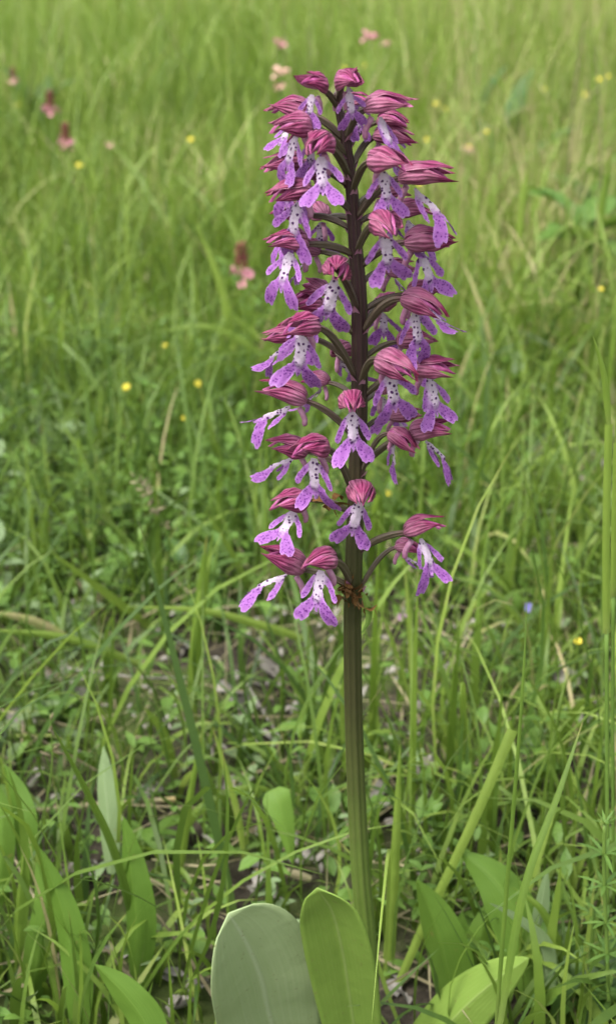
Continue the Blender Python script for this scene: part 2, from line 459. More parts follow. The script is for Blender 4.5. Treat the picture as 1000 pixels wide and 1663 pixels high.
# ------------------------------------------------------------------ grass as stuff
def blades(name, mat, x, y, L, w, th0, th1, az, tint, nseg=5, z0=None, twist=None, label=None, cat='grass'):
    n = len(x); k = nseg + 1
    s = np.linspace(0, 1, k)
    th = th0[:, None] + th1[:, None] * s[None, :] ** 1.4
    ds = L[:, None] / nseg
    thm = (th[:, 1:] + th[:, :-1]) / 2
    hor = np.concatenate([np.zeros((n, 1)), np.cumsum(np.sin(thm) * ds, 1)], 1)
    ver = np.concatenate([np.zeros((n, 1)), np.cumsum(np.cos(thm) * ds, 1)], 1)
    if z0 is None: z0 = ground_z(x, y) - 0.003
    wob = (rng.random(n) - 0.5) * 0.25
    azs = az[:, None] + wob[:, None] * s[None, :]
    P = np.stack([x[:, None] + hor * np.cos(azs), y[:, None] + hor * np.sin(azs), np.maximum(z0[:, None] + ver, ground_z(x, y)[:, None] + 0.002 * (s[None, :] > 0) - 0.003)], -1)
    if twist is None: twist = (rng.random(n) - 0.5) * 2.2
    wa = az[:, None] + math.pi / 2 + twist[:, None] * (0.3 + s[None, :])
    prof = np.clip(1.12 - s ** 2.2, 0, 1) * (0.55 + 0.45 * np.clip(s * 4, 0, 1))
    hw = 0.5 * w[:, None] * prof[None, :]
    off = np.stack([np.cos(wa) * hw, np.sin(wa) * hw, 0.25 * hw * np.sin(twist)[:, None]], -1)
    Lf, Rt = P[:, :-1] - off[:, :-1], P[:, :-1] + off[:, :-1]
    co = np.empty((n, 2 * nseg + 1, 3)); co[:, 0:2 * nseg:2] = Lf; co[:, 1:2 * nseg:2] = Rt; co[:, -1] = P[:, -1]
    uv = np.empty((n, 2 * nseg + 1, 2)); uv[:, 0:2 * nseg:2, 0] = -1; uv[:, 1:2 * nseg:2, 0] = 1; uv[:, -1, 0] = 0
    uv[:, 0:2 * nseg:2, 1] = s[:-1]; uv[:, 1:2 * nseg:2, 1] = s[:-1]; uv[:, -1, 1] = 1
    base = (np.arange(n) * (2 * nseg + 1))[:, None]
    q = np.concatenate([np.array([[2 * i, 2 * i + 1, 2 * i + 3, 2 * i + 2]]) for i in range(nseg - 1)])
    quads = (base[:, :, None] + q[None]).reshape(-1, 4)
    tris = (base + np.array([[2 * nseg - 2, 2 * nseg - 1, 2 * nseg]])).reshape(-1, 3)
    o = fast_mesh(name, mat, co.reshape(-1, 3), quads, tris, uv.reshape(-1, 2), np.repeat(tint, 2 * nseg + 1))
    tag(o, label, cat, None, 'stuff')
    return o
def scatter(n, x0, x1, y0, y1, dens):
    """n points in a patch, thinned by dens(x, y) in 0..1"""
    xs, ys = [], []
    tot = 0
    while tot < n:
        x = rng.uniform(x0, x1, n); y = rng.uniform(y0, y1, n)
        keep = rng.random(n) < dens(x, y)
        xs.append(x[keep]); ys.append(y[keep]); tot += keep.sum()
    return np.concatenate(xs)[:n], np.concatenate(ys)[:n]
def bare(x, y):
    """thin, littered patches in the turf close behind the orchid"""
    b = np.exp(-((x - 0.00) / 0.26) ** 2 - ((y - 0.32) / 0.14) ** 2) * 0.82
    b = np.maximum(b, np.exp(-((x + 0.00) / 0.16) ** 2 - ((y - 0.10) / 0.10) ** 2) * 0.55)
    b = np.maximum(b, np.exp(-((x - 0.26) / 0.10) ** 2 - ((y - 0.62) / 0.07) ** 2) * 0.85)
    return b
# near turf
n = 15500
x, y = scatter(n, -0.6, 0.6, -0.28, 0.85, lambda x, y: np.clip((0.25 + 0.9 * vnoise(x, y, 9)) * (1 - bare(x, y)) * np.where((y < 0.05) & (np.abs(x - 0.02) < 0.06), 0.05, 1), 0, 1)
            * np.where(y < -0.02, np.clip((np.abs(x) - 0.12) * 8, 0, 0.5), 1))
L = rng.lognormal(math.log(0.08), 0.48, n); L = np.clip(L, 0.022, 0.22)
L = np.where(y < 0.02, np.minimum(L, 0.09), L)
blades('meadow_grass', M_grass, x, y, L, np.where(rng.random(n) < 0.2, rng.uniform(0.003, 0.0055, n), rng.uniform(0.0012, 0.003, n)), rng.normal(0.15, 0.3, n), np.abs(rng.normal(1.0, 0.8, n)),
       rng.uniform(0, 2 * math.pi, n), np.clip(rng.normal(0.47, 0.20, n) + 0.3 * (vnoise(x, y, 5) - 0.5), 0, 1), 6,
       label='short green grass growing round the foot of the orchid')
# mid turf
n = 30000
x, y = scatter(n, -1.25, 1.25, 0.72, 2.2, lambda x, y: np.clip(0.3 + 0.9 * vnoise(x, y, 6), 0, 1) * sstep(0.70, 0.95, y) * np.clip(1.5 - np.abs(x) / (0.30 + 0.42 * (y + 0.45)), 0.12, 1))
hgt = 0.65 + 0.8 * vnoise(x, y, 3.1)
L = np.clip(rng.lognormal(math.log(0.108), 0.35, n) * hgt * (0.75 + 0.35 * sstep(0.8, 2.0, y)), 0.04, 0.30)
blades('meadow_grass', M_grass, x, y, L, rng.uniform(0.0017, 0.0042, n), rng.normal(0.10, 0.22, n), np.abs(rng.normal(0.7, 0.5, n)),
       rng.uniform(0, 2 * math.pi, n), np.clip(rng.normal(0.72, 0.15, n) + 0.4 * (vnoise(x, y, 2.6) - 0.5), 0, 1), 5,
       label='taller green meadow grass in the middle distance behind the orchid')
# far turf
n = 80000
x, y = scatter(n, -5.0, 5.0, 2.0, 9.0, lambda x, y: np.clip(0.45 + 0.8 * vnoise(x, y, 2.2), 0, 1) * np.clip(1.35 - np.abs(x) / (0.35 + 0.36 * (y + 0.45)), 0.10, 1) * np.clip(1.25 - y / 11, 0, 1))
hgt = 0.7 + 0.7 * vnoise(x, y, 1.3)
L = np.clip(rng.lognormal(math.log(0.165), 0.30, n) * hgt, 0.06, 0.34)
blades('meadow_grass', M_grass, x, y, L, rng.uniform(0.002, 0.0048, n), rng.normal(0.10, 0.22, n), np.abs(rng.normal(0.5, 0.4, n)),
       rng.uniform(0, 2 * math.pi, n), np.clip(rng.normal(0.79, 0.10, n) + 0.3 * (vnoise(x, y, 1.1) - 0.5), 0, 1), 4,
       label='tall yellowish green grass of the far meadow')
# tufts of broad arching blades, and bleached flowering stalks among them
nt_ = 330
tx = rng.uniform(-2.2, 2.2, nt_); ty = 0.8 + 4.6 * rng.random(nt_) ** 1.3; keep = np.abs(tx) < 0.28 + 0.42 * (ty + 0.45); tx, ty = tx[keep], ty[keep]
per = 13; tt = np.repeat(rng.normal(0.70, 0.13, len(tx)), per); x = np.repeat(tx, per) + rng.normal(0, 0.018, len(tx) * per); y = np.repeat(ty, per) + rng.normal(0, 0.018, len(tx) * per); n = len(x)
blades('meadow_grass', M_grass, x, y, rng.uniform(0.10, 0.23, n) * (0.8 + 0.10 * y), rng.uniform(0.0028, 0.0058, n), rng.normal(0.15, 0.2, n), np.abs(rng.normal(1.3, 0.6, n)),
       rng.uniform(0, 2 * math.pi, n), np.clip(tt + rng.normal(0, 0.08, n), 0, 0.9), 7, label='tufts of broad arching grass blades in the meadow')
n = 480
x, y = scatter(n, -2.2, 2.2, 0.9, 5.0, lambda x, y: np.clip(vnoise(x, y, 2.0) * 1.2 - 0.2, 0, 1))
blades('flowering_grass', M_straw, x, y, rng.uniform(0.16, 0.34, n), rng.uniform(0.0012, 0.003, n), rng.normal(0.08, 0.12, n), np.abs(rng.normal(0.3, 0.3, n)),
       rng.uniform(0, 2 * math.pi, n), rng.random(n), 5, label='thin bleached grass stalks scattered through the meadow')
# dry straw lying in the turf
n = 2600
x, y = scatter(n, -0.7, 0.7, -0.15, 1.5, lambda x, y: np.clip(0.25 + bare(x, y) + 0.35 * vnoise(x, y, 11), 0, 1))
blades('dry_straw', M_straw, x, y, rng.uniform(0.02, 0.11, n), rng.uniform(0.0008, 0.0022, n), rng.normal(1.35, 0.18, n), rng.normal(0.12, 0.25, n),
       rng.uniform(0, 2 * math.pi, n), rng.random(n), 4, z0=ground_z(x, y) + rng.uniform(0.001, 0.015, n), label='dead straw matted on the soil between the grass', cat='straw')

# low ground cover of small leaves, one mass
def cover(name, mat, n, box, dens, size, hmax, label):
    x, y = scatter(n, *box, dens)
    az = rng.uniform(0, 2 * math.pi, n); tilt = rng.normal(0.25, 0.45, n)
    L = rng.uniform(*size, n); W = L * rng.uniform(0.32, 0.55, n)
    z = ground_z(x, y) + hmax * rng.random(n) ** 1.5 + 0.003
    sv = np.array([0, 0.25, 0.6, 1.0]); wv = np.array([0.12, 0.85, 0.9, 0.0])
    co = np.zeros((n, 11, 3)); uv = np.zeros((n, 11, 2)); d = np.stack([np.cos(az), np.sin(az), np.zeros(n)], -1)
    side = np.stack([-np.sin(az), np.cos(az), np.zeros(n)], -1)
    droop = rng.uniform(0.0, 1.3, n)
    for i, (s, w) in enumerate(zip(sv, wv)):
        ang = tilt - droop * s * 0.5
        c = np.stack([x, y, z], -1) + d * (L * s * np.cos(ang))[:, None]; c[:, 2] += L * s * np.sin(ang)
        if i < 3:
            for j, e in enumerate((-1, 0, 1)):
                p = c + side * (e * W * w * 0.5)[:, None]; p[:, 2] += abs(e) * W * w * 0.14
                co[:, i * 3 + j] = p; uv[:, i * 3 + j] = (e, s)
        else:
            co[:, 9] = c; uv[:, 9] = (0, 1); co[:, 10] = c; uv[:, 10] = (0, 1)
    b = (np.arange(n) * 11)[:, None]
    q = np.array([[0, 1, 4, 3], [1, 2, 5, 4], [3, 4, 7, 6], [4, 5, 8, 7]])
    quads = (b[:, :, None] + q[None]).reshape(-1, 4)
    tris = (b[:, :, None] + np.array([[6, 7, 9], [7, 8, 10]])[None]).reshape(-1, 3)
    o = fast_mesh(name, mat, co.reshape(-1, 3), quads, tris, uv.reshape(-1, 2), np.repeat(rng.random(n), 11))
    tag(o, label, 'ground cover', None, 'stuff')
def clear(x, y): return np.where((y < 0.03) & (np.abs(x - 0.02) < 0.13), 0.0, 1.0)
def left_herbs(x, y): return clear(x, y) * np.clip(0.12 + 1.0 * np.exp(-((x + 0.20) / 0.17) ** 2 - ((y - 0.60) / 0.26) ** 2) + 0.35 * vnoise(x, y, 8) ** 2, 0, 1) * (1 - bare(x, y))
cover('ground_cover', M_herb, 15000, (-0.7, 0.7, -0.1, 1.3), left_herbs, (0.006, 0.017), 0.045, 'low carpet of small green leaves left of the orchid')
cover('ground_cover', M_herb_grey, 1600, (-0.6, 0.6, 0.0, 1.1), lambda x, y: clear(x, y) * (0.2 + vnoise(x, y, 7) * (1 - bare(x, y))), (0.006, 0.014), 0.03, 'scattered small grey green leaves close to the soil')
cover('leaf_litter', M_dead, 700, (-0.6, 0.6, -0.1, 0.9), lambda x, y: np.clip(0.05 + bare(x, y), 0, 1) * sstep(-0.02, 0.25, y), (0.004, 0.012), 0.003, 'small grey flakes of leaf litter on bare soil')

# ------------------------------------------------------------------ leaves and plants
def leaf_mesh(L, W, shape='ovate', fold=0.18, bend=0.6, nL=9, nW=5, mat=M_herb, wav=0.0, twist=0.0, tilt=0.0, name='leaf'):
    """leaf along +X from the origin, upper side +Z"""
    b = MB(); rows = []; p = Vector((0, 0, 0)); ds = L / nL
    for i in range(nL + 1):
        s = i / nL; a = tilt - bend * s
        if shape == 'ovate': w = math.sin(math.pi * min(1, s ** 0.75 * 0.97 + 0.03)) ** 0.85
        elif shape == 'lance': w = math.sin(math.pi * min(1, s ** 0.9 * 0.96 + 0.04)) ** 0.8
        elif shape == 'strap': w = min(1, 0.35 + s * 4) * (1 - s ** 5) ** 0.8
        else: w = (0.25 + 0.75 * s ** 0.6) * math.sqrt(max(0, 1 - s ** 7))
        w = max(w, 0.02) * W * 0.5
        t = twist * s
        row = []
        for j in range(nW):
            e = 2 * j / (nW - 1) - 1
            yy = e * w; zz = abs(e) * w * fold * 2 * (1 - 0.3 * s) + wav * w * math.sin(s * 17 + e * 2.0) * abs(e)
            up = Vector((-math.sin(a), 0, math.cos(a)))
            sd = Vector((0, 1, 0))
            row.append(p + (sd * math.cos(t) + up * math.sin(t)) * yy + (up * math.cos(t) - sd * math.sin(t)) * zz)
        rows.append(row)
        p = p + Vector((math.cos(a), 0, math.sin(a))) * ds
    b.grid(rows)
    return b.mesh(name, mat)
def place(o, loc, az, el=0.0, roll=0.0, sc=1.0):
    o.location = loc; o.rotation_mode = 'XYZ'
    o.rotation_euler = (Matrix.Rotation(az, 3, 'Z') @ Matrix.Rotation(-el, 3, 'Y') @ Matrix.Rotation(roll, 3, 'X')).to_euler()
    o.scale = (sc, sc, sc)
    return o
def catmull(pts, n):
    pts = [Vector(p) for p in pts]
    P = [2 * pts[0] - pts[1]] + pts + [2 * pts[-1] - pts[-2]]
    out = []
    segs = len(pts) - 1
    for q in range(n + 1):
        t = q / n * segs; i = min(int(t), segs - 1); u = t - i
        a, b, c, d = P[i:i + 4]
        out.append(0.5 * ((2 * b) + (c - a) * u + (2 * a - 5 * b + 4 * c - d) * u * u + (3 * b - a - 3 * c + d) * u ** 3))
    return out
CAMV = Vector((0, -CAM_D, CAM_H))
def ribbon(name, pts3, width, mat, prof='blade', fold=0.25, roll=0.0, tint=0.5, parent=None, nL=None, nW=5, roll2=None, wav=0.0):
    """broad or narrow blade along a 3D path, its face turned roll radians away from the camera side"""
    n = nL or max(10, len(pts3) * 4)
    path = catmull(pts3, n); rows = []
    for i, p in enumerate(path):
        s = i / n
        tg = (path[min(i + 1, n)] - path[max(i - 1, 0)]).normalized()
        view = (Vector((0, -1, 0.45))).normalized()
        side = tg.cross(view).normalized(); up = side.cross(tg).normalized()
        r = roll + ((roll2 - roll) * s if roll2 is not None else 0)
        sd = side * math.cos(r) + up * math.sin(r); nm = up * math.cos(r) - side * math.sin(r)
        if prof == 'blade': w = min(1, 0.6 + s * 2) * (1 - s ** 2.5) ** 0.9
        elif prof == 'cut': w = 0.75 + 0.25 * s
        elif prof == 'lance': w = math.sin(math.pi * min(1, s ** 0.85 * 0.93 + 0.07)) ** 0.75
        elif prof == 'drop': w = min(1, 0.5 + 4 * s) * max(0, 1 - s ** 1.7) ** 0.8
        elif prof == 'broad': w = (0.45 + 0.55 * math.sin(math.pi * min(1, s * 0.75 + 0.05))) * math.sqrt(max(0, 1 - s ** 3.6))
        elif prof == 'tongue': w = (0.55 + 0.45 * math.sin(math.pi * min(1, s * 0.8))) * math.sqrt(max(0, 1 - s ** 9))
        else: w = 1
        w = max(w, 0.015) * width * 0.5
        rows.append([p + sd * (e * w) - nm * (abs(e) * w * fold * 2) + nm * (wav * w * math.sin(s * 13 + e) * abs(e)) for e in [2 * j / (nW - 1) - 1 for j in range(nW)]])
    b = MB(); b.grid(rows, tint=tint)
    return b.build(name, mat, parent)
def px_path(pts, y0=None, y1=None, zbase=0.0):
    """pixel polyline from foot to tip, on upright surface from y0 (foot) to y1 (tip)"""
    if y0 is None: y0 = at_z(pts[0][0], pts[0][1], zbase).y
    if y1 is None: y1 = y0
    n = len(pts) - 1
    return [at_y(p[0], p[1], y0 + (y1 - y0) * i / n) for i, p in enumerate(pts)]

# ------------------------------------------------------------------ THE ORCHID
STEM_PX = [(600, 1740), (597, 1560), (584, 1400), (575, 1200), (572, 1000), (578, 800), (583, 650), (583, 500), (577, 400), (570, 300), (560, 225), (549, 175), (546, 150)]
stem_pts = [at_y(px, py, 0.0) for px, py in STEM_PX]
STEM_R = [0.0046, 0.0042, 0.0038, 0.0035, 0.0033, 0.0030, 0.0029, 0.0027, 0.0023, 0.0020, 0.0016, 0.0012, 0.0009]
base_pt = Vector((stem_pts[0].x, 0, 0))
orchid = thing('orchid', 'tall orchid with a dark stem and a dense spike of purple and crimson flowers', 'orchid', base_pt)
def stem_at(py):
    for (a, b), (pa, pb), (ra, rb) in zip(zip(STEM_PX, STEM_PX[1:]), zip(stem_pts, stem_pts[1:]), zip(STEM_R, STEM_R[1:])):
        if a[1] >= py >= b[1]:
            t = (a[1] - py) / (a[1] - b[1]); return pa.lerp(pb, t), ra + (rb - ra) * t
    return stem_pts[-1], STEM_R[-1]
mb = MB()
sp = catmull([p - base_pt for p in stem_pts], 72)
rr = [STEM_R[min(int(i / 72 * 12), 11)] + (STEM_R[min(int(i / 72 * 12), 11) + 1] - STEM_R[min(int(i / 72 * 12), 11)]) * (i / 72 * 12 - min(int(i / 72 * 12), 11)) for i in range(73)]
mb.tube(sp, rr, 54, vs=[p.z for p in sp], rib=0.014, nrib=9)
mb.build('stem', M_stem, orchid)

MM = 0.001
LIP_HALF = [(1.0, 0.0), (1.5, -0.9), (3.2, -2.6), (5.2, -5.0), (6.6, -7.4), (6.9, -8.9), (6.3, -9.8), (5.2, -9.3), (3.9, -7.2), (2.7, -5.2), (1.9, -4.3),
            (1.75, -5.8), (1.85, -7.6), (2.3, -9.0), (3.6, -10.4), (5.2, -12.0), (6.9, -14.3), (7.3, -16.4), (6.5, -17.7), (5.2, -17.3), (3.9, -17.8), (2.1, -15.6), (1.2, -13.2), (0.75, -12.0), (0.4, -13.2), (0.0, -13.7)]
def lip_mesh(sc, rnd, arm=1.0, leg=1.0, fold=0.0):
    """the little man shaped lip: arms, pale body and two broad legs; x across, y down, drawn as one outline"""
    def side(sg, ja, jl):
        out = []
        for i, (a, b) in enumerate(LIP_HALF):
            if 1 < i < 10:                                   # arm turned about its root
                cx, cy = 1.7, -2.6; ca, sa = math.cos(ja), math.sin(ja)
                a, b = cx + (a - cx) * ca - (b - cy) * sa, cy + (a - cx) * sa + (b - cy) * ca
            elif 14 <= i <= 21:
                cx, cy = 2.0, -10.6; ca, sa = math.cos(jl), math.sin(jl)
                a, b = cx + (a - cx) * ca - (b - cy) * sa, cy + (a - cx) * sa + (b - cy) * ca
            out.append((sg * a, b))
        return out
    j = lambda k: rnd.uniform(-k, k)
    rt = side(1, (arm - 1) + j(0.18), (leg - 1) + j(0.15)); lt = side(-1, (arm - 1) + j(0.18), (leg - 1) + j(0.15))
    cps = rt + lt[::-1][1:]
    cps = [(a + j(0.14), b + j(0.14)) for a, b in cps]
    N = len(cps); ol = []
    for i in range(N):
        a, b, c, d = (Vector(cps[(i + k - 1) % N]) for k in range(4))
        for q in range(4):
            u = q / 4; fr = 0.13 if b.y < -2 else 0.05
            ol.append(Vector((j(fr), j(fr))) + 0.5 * ((2 * b) + (c - a) * u + (2 * a - 5 * b + 4 * c - d) * u * u + (3 * b - a - 3 * c + d) * u ** 3))
    pts = list(ol); m = len(ol)
    g = 0.62
    for iy in range(int(20 / g)):
        for ix in range(-17, 18):
            x, y = ix * g + (iy % 2) * g / 2, -iy * g - 0.3
            ins = False
            for q in range(m):
                p0, p1 = ol[q], ol[(q + 1) % m]
                if (p0.y > y) != (p1.y > y) and x < (p1.x - p0.x) * (y - p0.y) / (p1.y - p0.y) + p0.x: ins = not ins
            if ins and min((p.x - x) ** 2 + (p.y - y) ** 2 for p in ol) > 0.09: pts.append(Vector((x, y)))
    res = geometry.delaunay_2d_cdt(pts, [], [list(range(m))], 1, 1e-5)
    vs, fs = res[0], res[2]
    b = MB(); co = []; wt = []; rim = []
    w1, w2 = rnd.uniform(0, 6), rnd.uniform(0, 6); lb, tw = rnd.uniform(-1.6, 2.4), rnd.uniform(-0.22, 0.22)
    c1, c2, c3, c4 = j(0.22), j(0.22), rnd.uniform(-0.05, 0.07), rnd.uniform(-0.05, 0.07)
    for p in vs:
        x, y = p.x, p.y
        z = -0.11 * min(abs(x), 3) ** 2 * (1 if abs(x) < 2.6 else 0.8)
        if y < -10: z += (c3 if x > 0 else c4) * (abs(y) - 10) ** 2 - 0.06 * (abs(x) - 4.5) ** 2 + 0.4
        elif abs(x) > 2.6: z += (abs(x) - 2.6) * (c1 if x > 0 else c2) + 0.02 * (abs(x) - 2.6) ** 2
        z += 0.10 * math.sin(x * 1.3 + y * 1.9 + w1) + 0.10 * math.sin(x * 2.2 - y * 0.7 + w2) - 0.012 * (y + 6) ** 2
        xx = x * (1 - fold)
        z -= abs(x) * fold * 0.9
        z += lb * (y / 10.0) ** 2 + tw * x * (-y) / 10.0
        co.append(Vector((xx, y, z)) * MM * sc)
        dm = min((q.x - x) ** 2 + (q.y - y) ** 2 for q in ol); rim.append(1.0 - min(1.0, math.sqrt(dm) / 0.7))
        wt.append(float(np.clip(1.0 - max(0, abs(x) - 0.8) / 2.9 - max(0, -7.2 - y) / 6.5, 0, 1)))
    ox, oy = rnd.uniform(0, 50), rnd.uniform(0, 50)
    b.add(co, [tuple(f) for f in fs], [(p.x + ox, p.y + oy) for p in vs], white=wt, rim=rim)
    return b
def hood_patch(rnd, c, hw, sc, pitch, flare, off, L=17.5, Rm=4.3, wpow=2.6, nT=18, nA=11, tipx=0.0, skew=0.0, curl=0.0, rag=1.0):
    """one sepal of the helmet: a pointed, ribbed, slightly crumpled patch of an egg shaped surface"""
    rows = []
    k1, k2, k3, k4 = rnd.uniform(2, 5), rnd.uniform(0, 6), rnd.uniform(3, 8), rnd.uniform(0, 6)
    el, er = rnd.uniform(-0.2, 0.7) * rag, rnd.uniform(-0.2, 0.7) * rag
    for i in range(nT + 1):
        t = 0.015 + 0.985 * i / nT
        r = Rm * math.sin(math.pi * t ** 0.62) ** 0.72 if t < 1 else 0
        r = max(r, 0.12) + off + flare * t ** 3 * 2.4
        w = hw * math.sqrt(max(0.0, 1 - t ** wpow)) * (0.72 + 0.28 * min(1, t * 3))
        if t > 0.55: w *= 1 - 0.35 * (t - 0.55) / 0.45
        w = max(w, 0.05)
        row = []
        for j in range(nA):
            e = 2 * j / (nA - 1) - 1
            a = c + e * w + skew * t * t
            edge = (el if e < 0 else er) * abs(e) ** 3 * math.sin(math.pi * t) * 0.9
            crum = rag * (0.22 * math.sin(k1 * t * 3 + e * 2.2 + k2) + 0.16 * math.sin(k3 * t * 2.2 - e * 3.7 + k4)) * math.sin(math.pi * min(1, t * 1.1))
            rad = r * (1 - 0.05 * e * e) + 0.13 * math.cos(e * 15.0) * math.sin(math.pi * t) + edge + crum
            x = (L + tipx) * t - 1.4 * abs(e) ** 2 * t * t
            yv = rad * math.sin(a) * 1.05; z = rad * math.cos(a) * 0.98 - 2.0 * t * t + 0.7 * math.sin(math.pi * t) + curl * t ** 4
            cp, s_ = math.cos(pitch), math.sin(pitch)
            row.append(Vector((x * cp - z * s_, yv, x * s_ + z * cp)) * MM * sc)
        rows.append(row)
    b = MB(); b.grid(rows); return b

def flower(Bx, By, yaw, pitch, sc, Sy, lam, off, arm=1.0, leg=1.0, fold=0.0, lipsc=1.0, roll=0.0, opened=0.0, turn=None):
    rnd = random.Random(int(Bx * 7 + By * 13))
    B = at_y(Bx, By, -off * MM)
    S, sr = stem_at(Sy)
    yaw += rnd.uniform(-7, 7); pitch += rnd.uniform(-4, 4); roll += rnd.uniform(-11, 11)
    Rz = Matrix.Rotation(R(yaw - 90), 3, 'Z') @ Matrix.Rotation(R(roll), 3, 'X')
    inv = Rz.inverted()
    fwd = Rz @ Vector((1, 0, 0))
    # ovary and pedicel from the stem to the hood
    out = (B - S); out.z = 0
    out = out.normalized() if out.length > 1e-4 else fwd
    S2 = S + out * sr * 0.7
    d = (B - S2).length
    p1 = S2 + ((B - S2).normalized() * 0.9 + Vector((0, 0, 0.35))).normalized() * d * 0.35
    hp = R(pitch)
    ax = Rz @ Vector((math.cos(hp), 0, math.sin(hp)))
    p2 = B - (ax * 0.45 + (B - S2).normalized() * 0.55) * d * 0.30 + Vector((0, 0, d * 0.09))
    pts = []
    for i in range(13):
        t = i / 12
        pts.append((1 - t) ** 3 * S2 + 3 * (1 - t) ** 2 * t * p1 + 3 * (1 - t) * t * t * p2 + t ** 3 * (B + ax * 0.0012))
    loc = [inv @ (p - B) for p in pts]
    m = MB(); rads = [(0.0007 + 0.0005 * math.sin(math.pi * min(1, 0.15 + i / 12 * 0.8))) * sc for i in range(13)]
    m.tube(loc, rads, 24, rib=0.09, nrib=6)
    f = m.build('flower', M_ovary, orchid, B - base_pt)
    f.rotation_euler = Rz.to_euler()
    gape = rnd.uniform(0.0, 0.9)
    fl = lambda: rnd.uniform(-0.05, 0.8) + opened + gape * 0.6
    RM = rnd.uniform(3.8, 4.5); LL = rnd.uniform(14.6, 17.4)
    kw = lambda: dict(L=LL, Rm=RM, tipx=rnd.uniform(-2.8, 1.2), curl=rnd.uniform(-1.2, 2.6), wpow=rnd.uniform(1.6, 2.6))
    hood_patch(rnd, rnd.uniform(-0.2, 0.2), rnd.uniform(0.72, 0.95), sc, hp, fl(), 0.40, **kw()).build('sepal', M_sepal, f)
    hood_patch(rnd, -1.42, rnd.uniform(0.62, 0.88), sc, hp, fl(), 0.05, skew=rnd.uniform(-0.25, 0.4), **kw()).build('sepal', M_sepal, f)
    hood_patch(rnd, 1.42, rnd.uniform(0.62, 0.88), sc, hp, fl(), 0.10, skew=rnd.uniform(-0.4, 0.25), **kw()).build('sepal', M_sepal, f)
    for sg in (-1, 1):
        hood_patch(rnd, sg * 0.72, 0.6, sc, hp, rnd.uniform(0, 0.5) + gape * 0.3, -0.55, L=LL - rnd.uniform(0.5, 3), Rm=RM, nT=11, nA=5, rag=0.6, wpow=2.2).build('petal', M_petal, f)
    # lip hangs from under the front of the hood, facing forward
    lm = lip_mesh(sc * lipsc * (0.86 if By < 290 else 1.0) * rnd.uniform(0.92, 1.06), rnd, arm, leg, fold)
    la = R(lam + (12 if 60 < abs(yaw) < 110 else 0) + rnd.uniform(-4, 8))
    M3 = Matrix(((0, -math.sin(la), math.cos(la)), (1, 0, 0), (0, math.cos(la), math.sin(la))))
    org = Vector((5.2 * math.cos(hp) + 3.0 * math.sin(hp), 0, 5.2 * math.sin(hp) - 3.0)) * MM * sc
    if turn is None: turn = -yaw * 0.42 + rnd.uniform(-10, 10) if (abs(yaw) < 100 and fold < 0.35) else rnd.uniform(-12, 12)
    LT = Matrix.Rotation(R(turn), 3, 'Z')
    lm.v = [tuple(org + LT @ (M3 @ Vector(p))) for p in lm.v]
    lm.build('lip', M_lip, f)
    s = MB()
    s.tube([Vector(q) * MM * sc for q in ((2.6, 0, -2.2), (1.4, 0.2, -4.4), (0.6, 0.3, -6.6), (0.7, 0.3, -8.2), (1.0, 0.2, -8.9))], [r * MM * sc for r in (1.0, 1.05, 1.0, 0.95, 0.35)], 10)
    s.build('spur', M_spur, f)
    return f

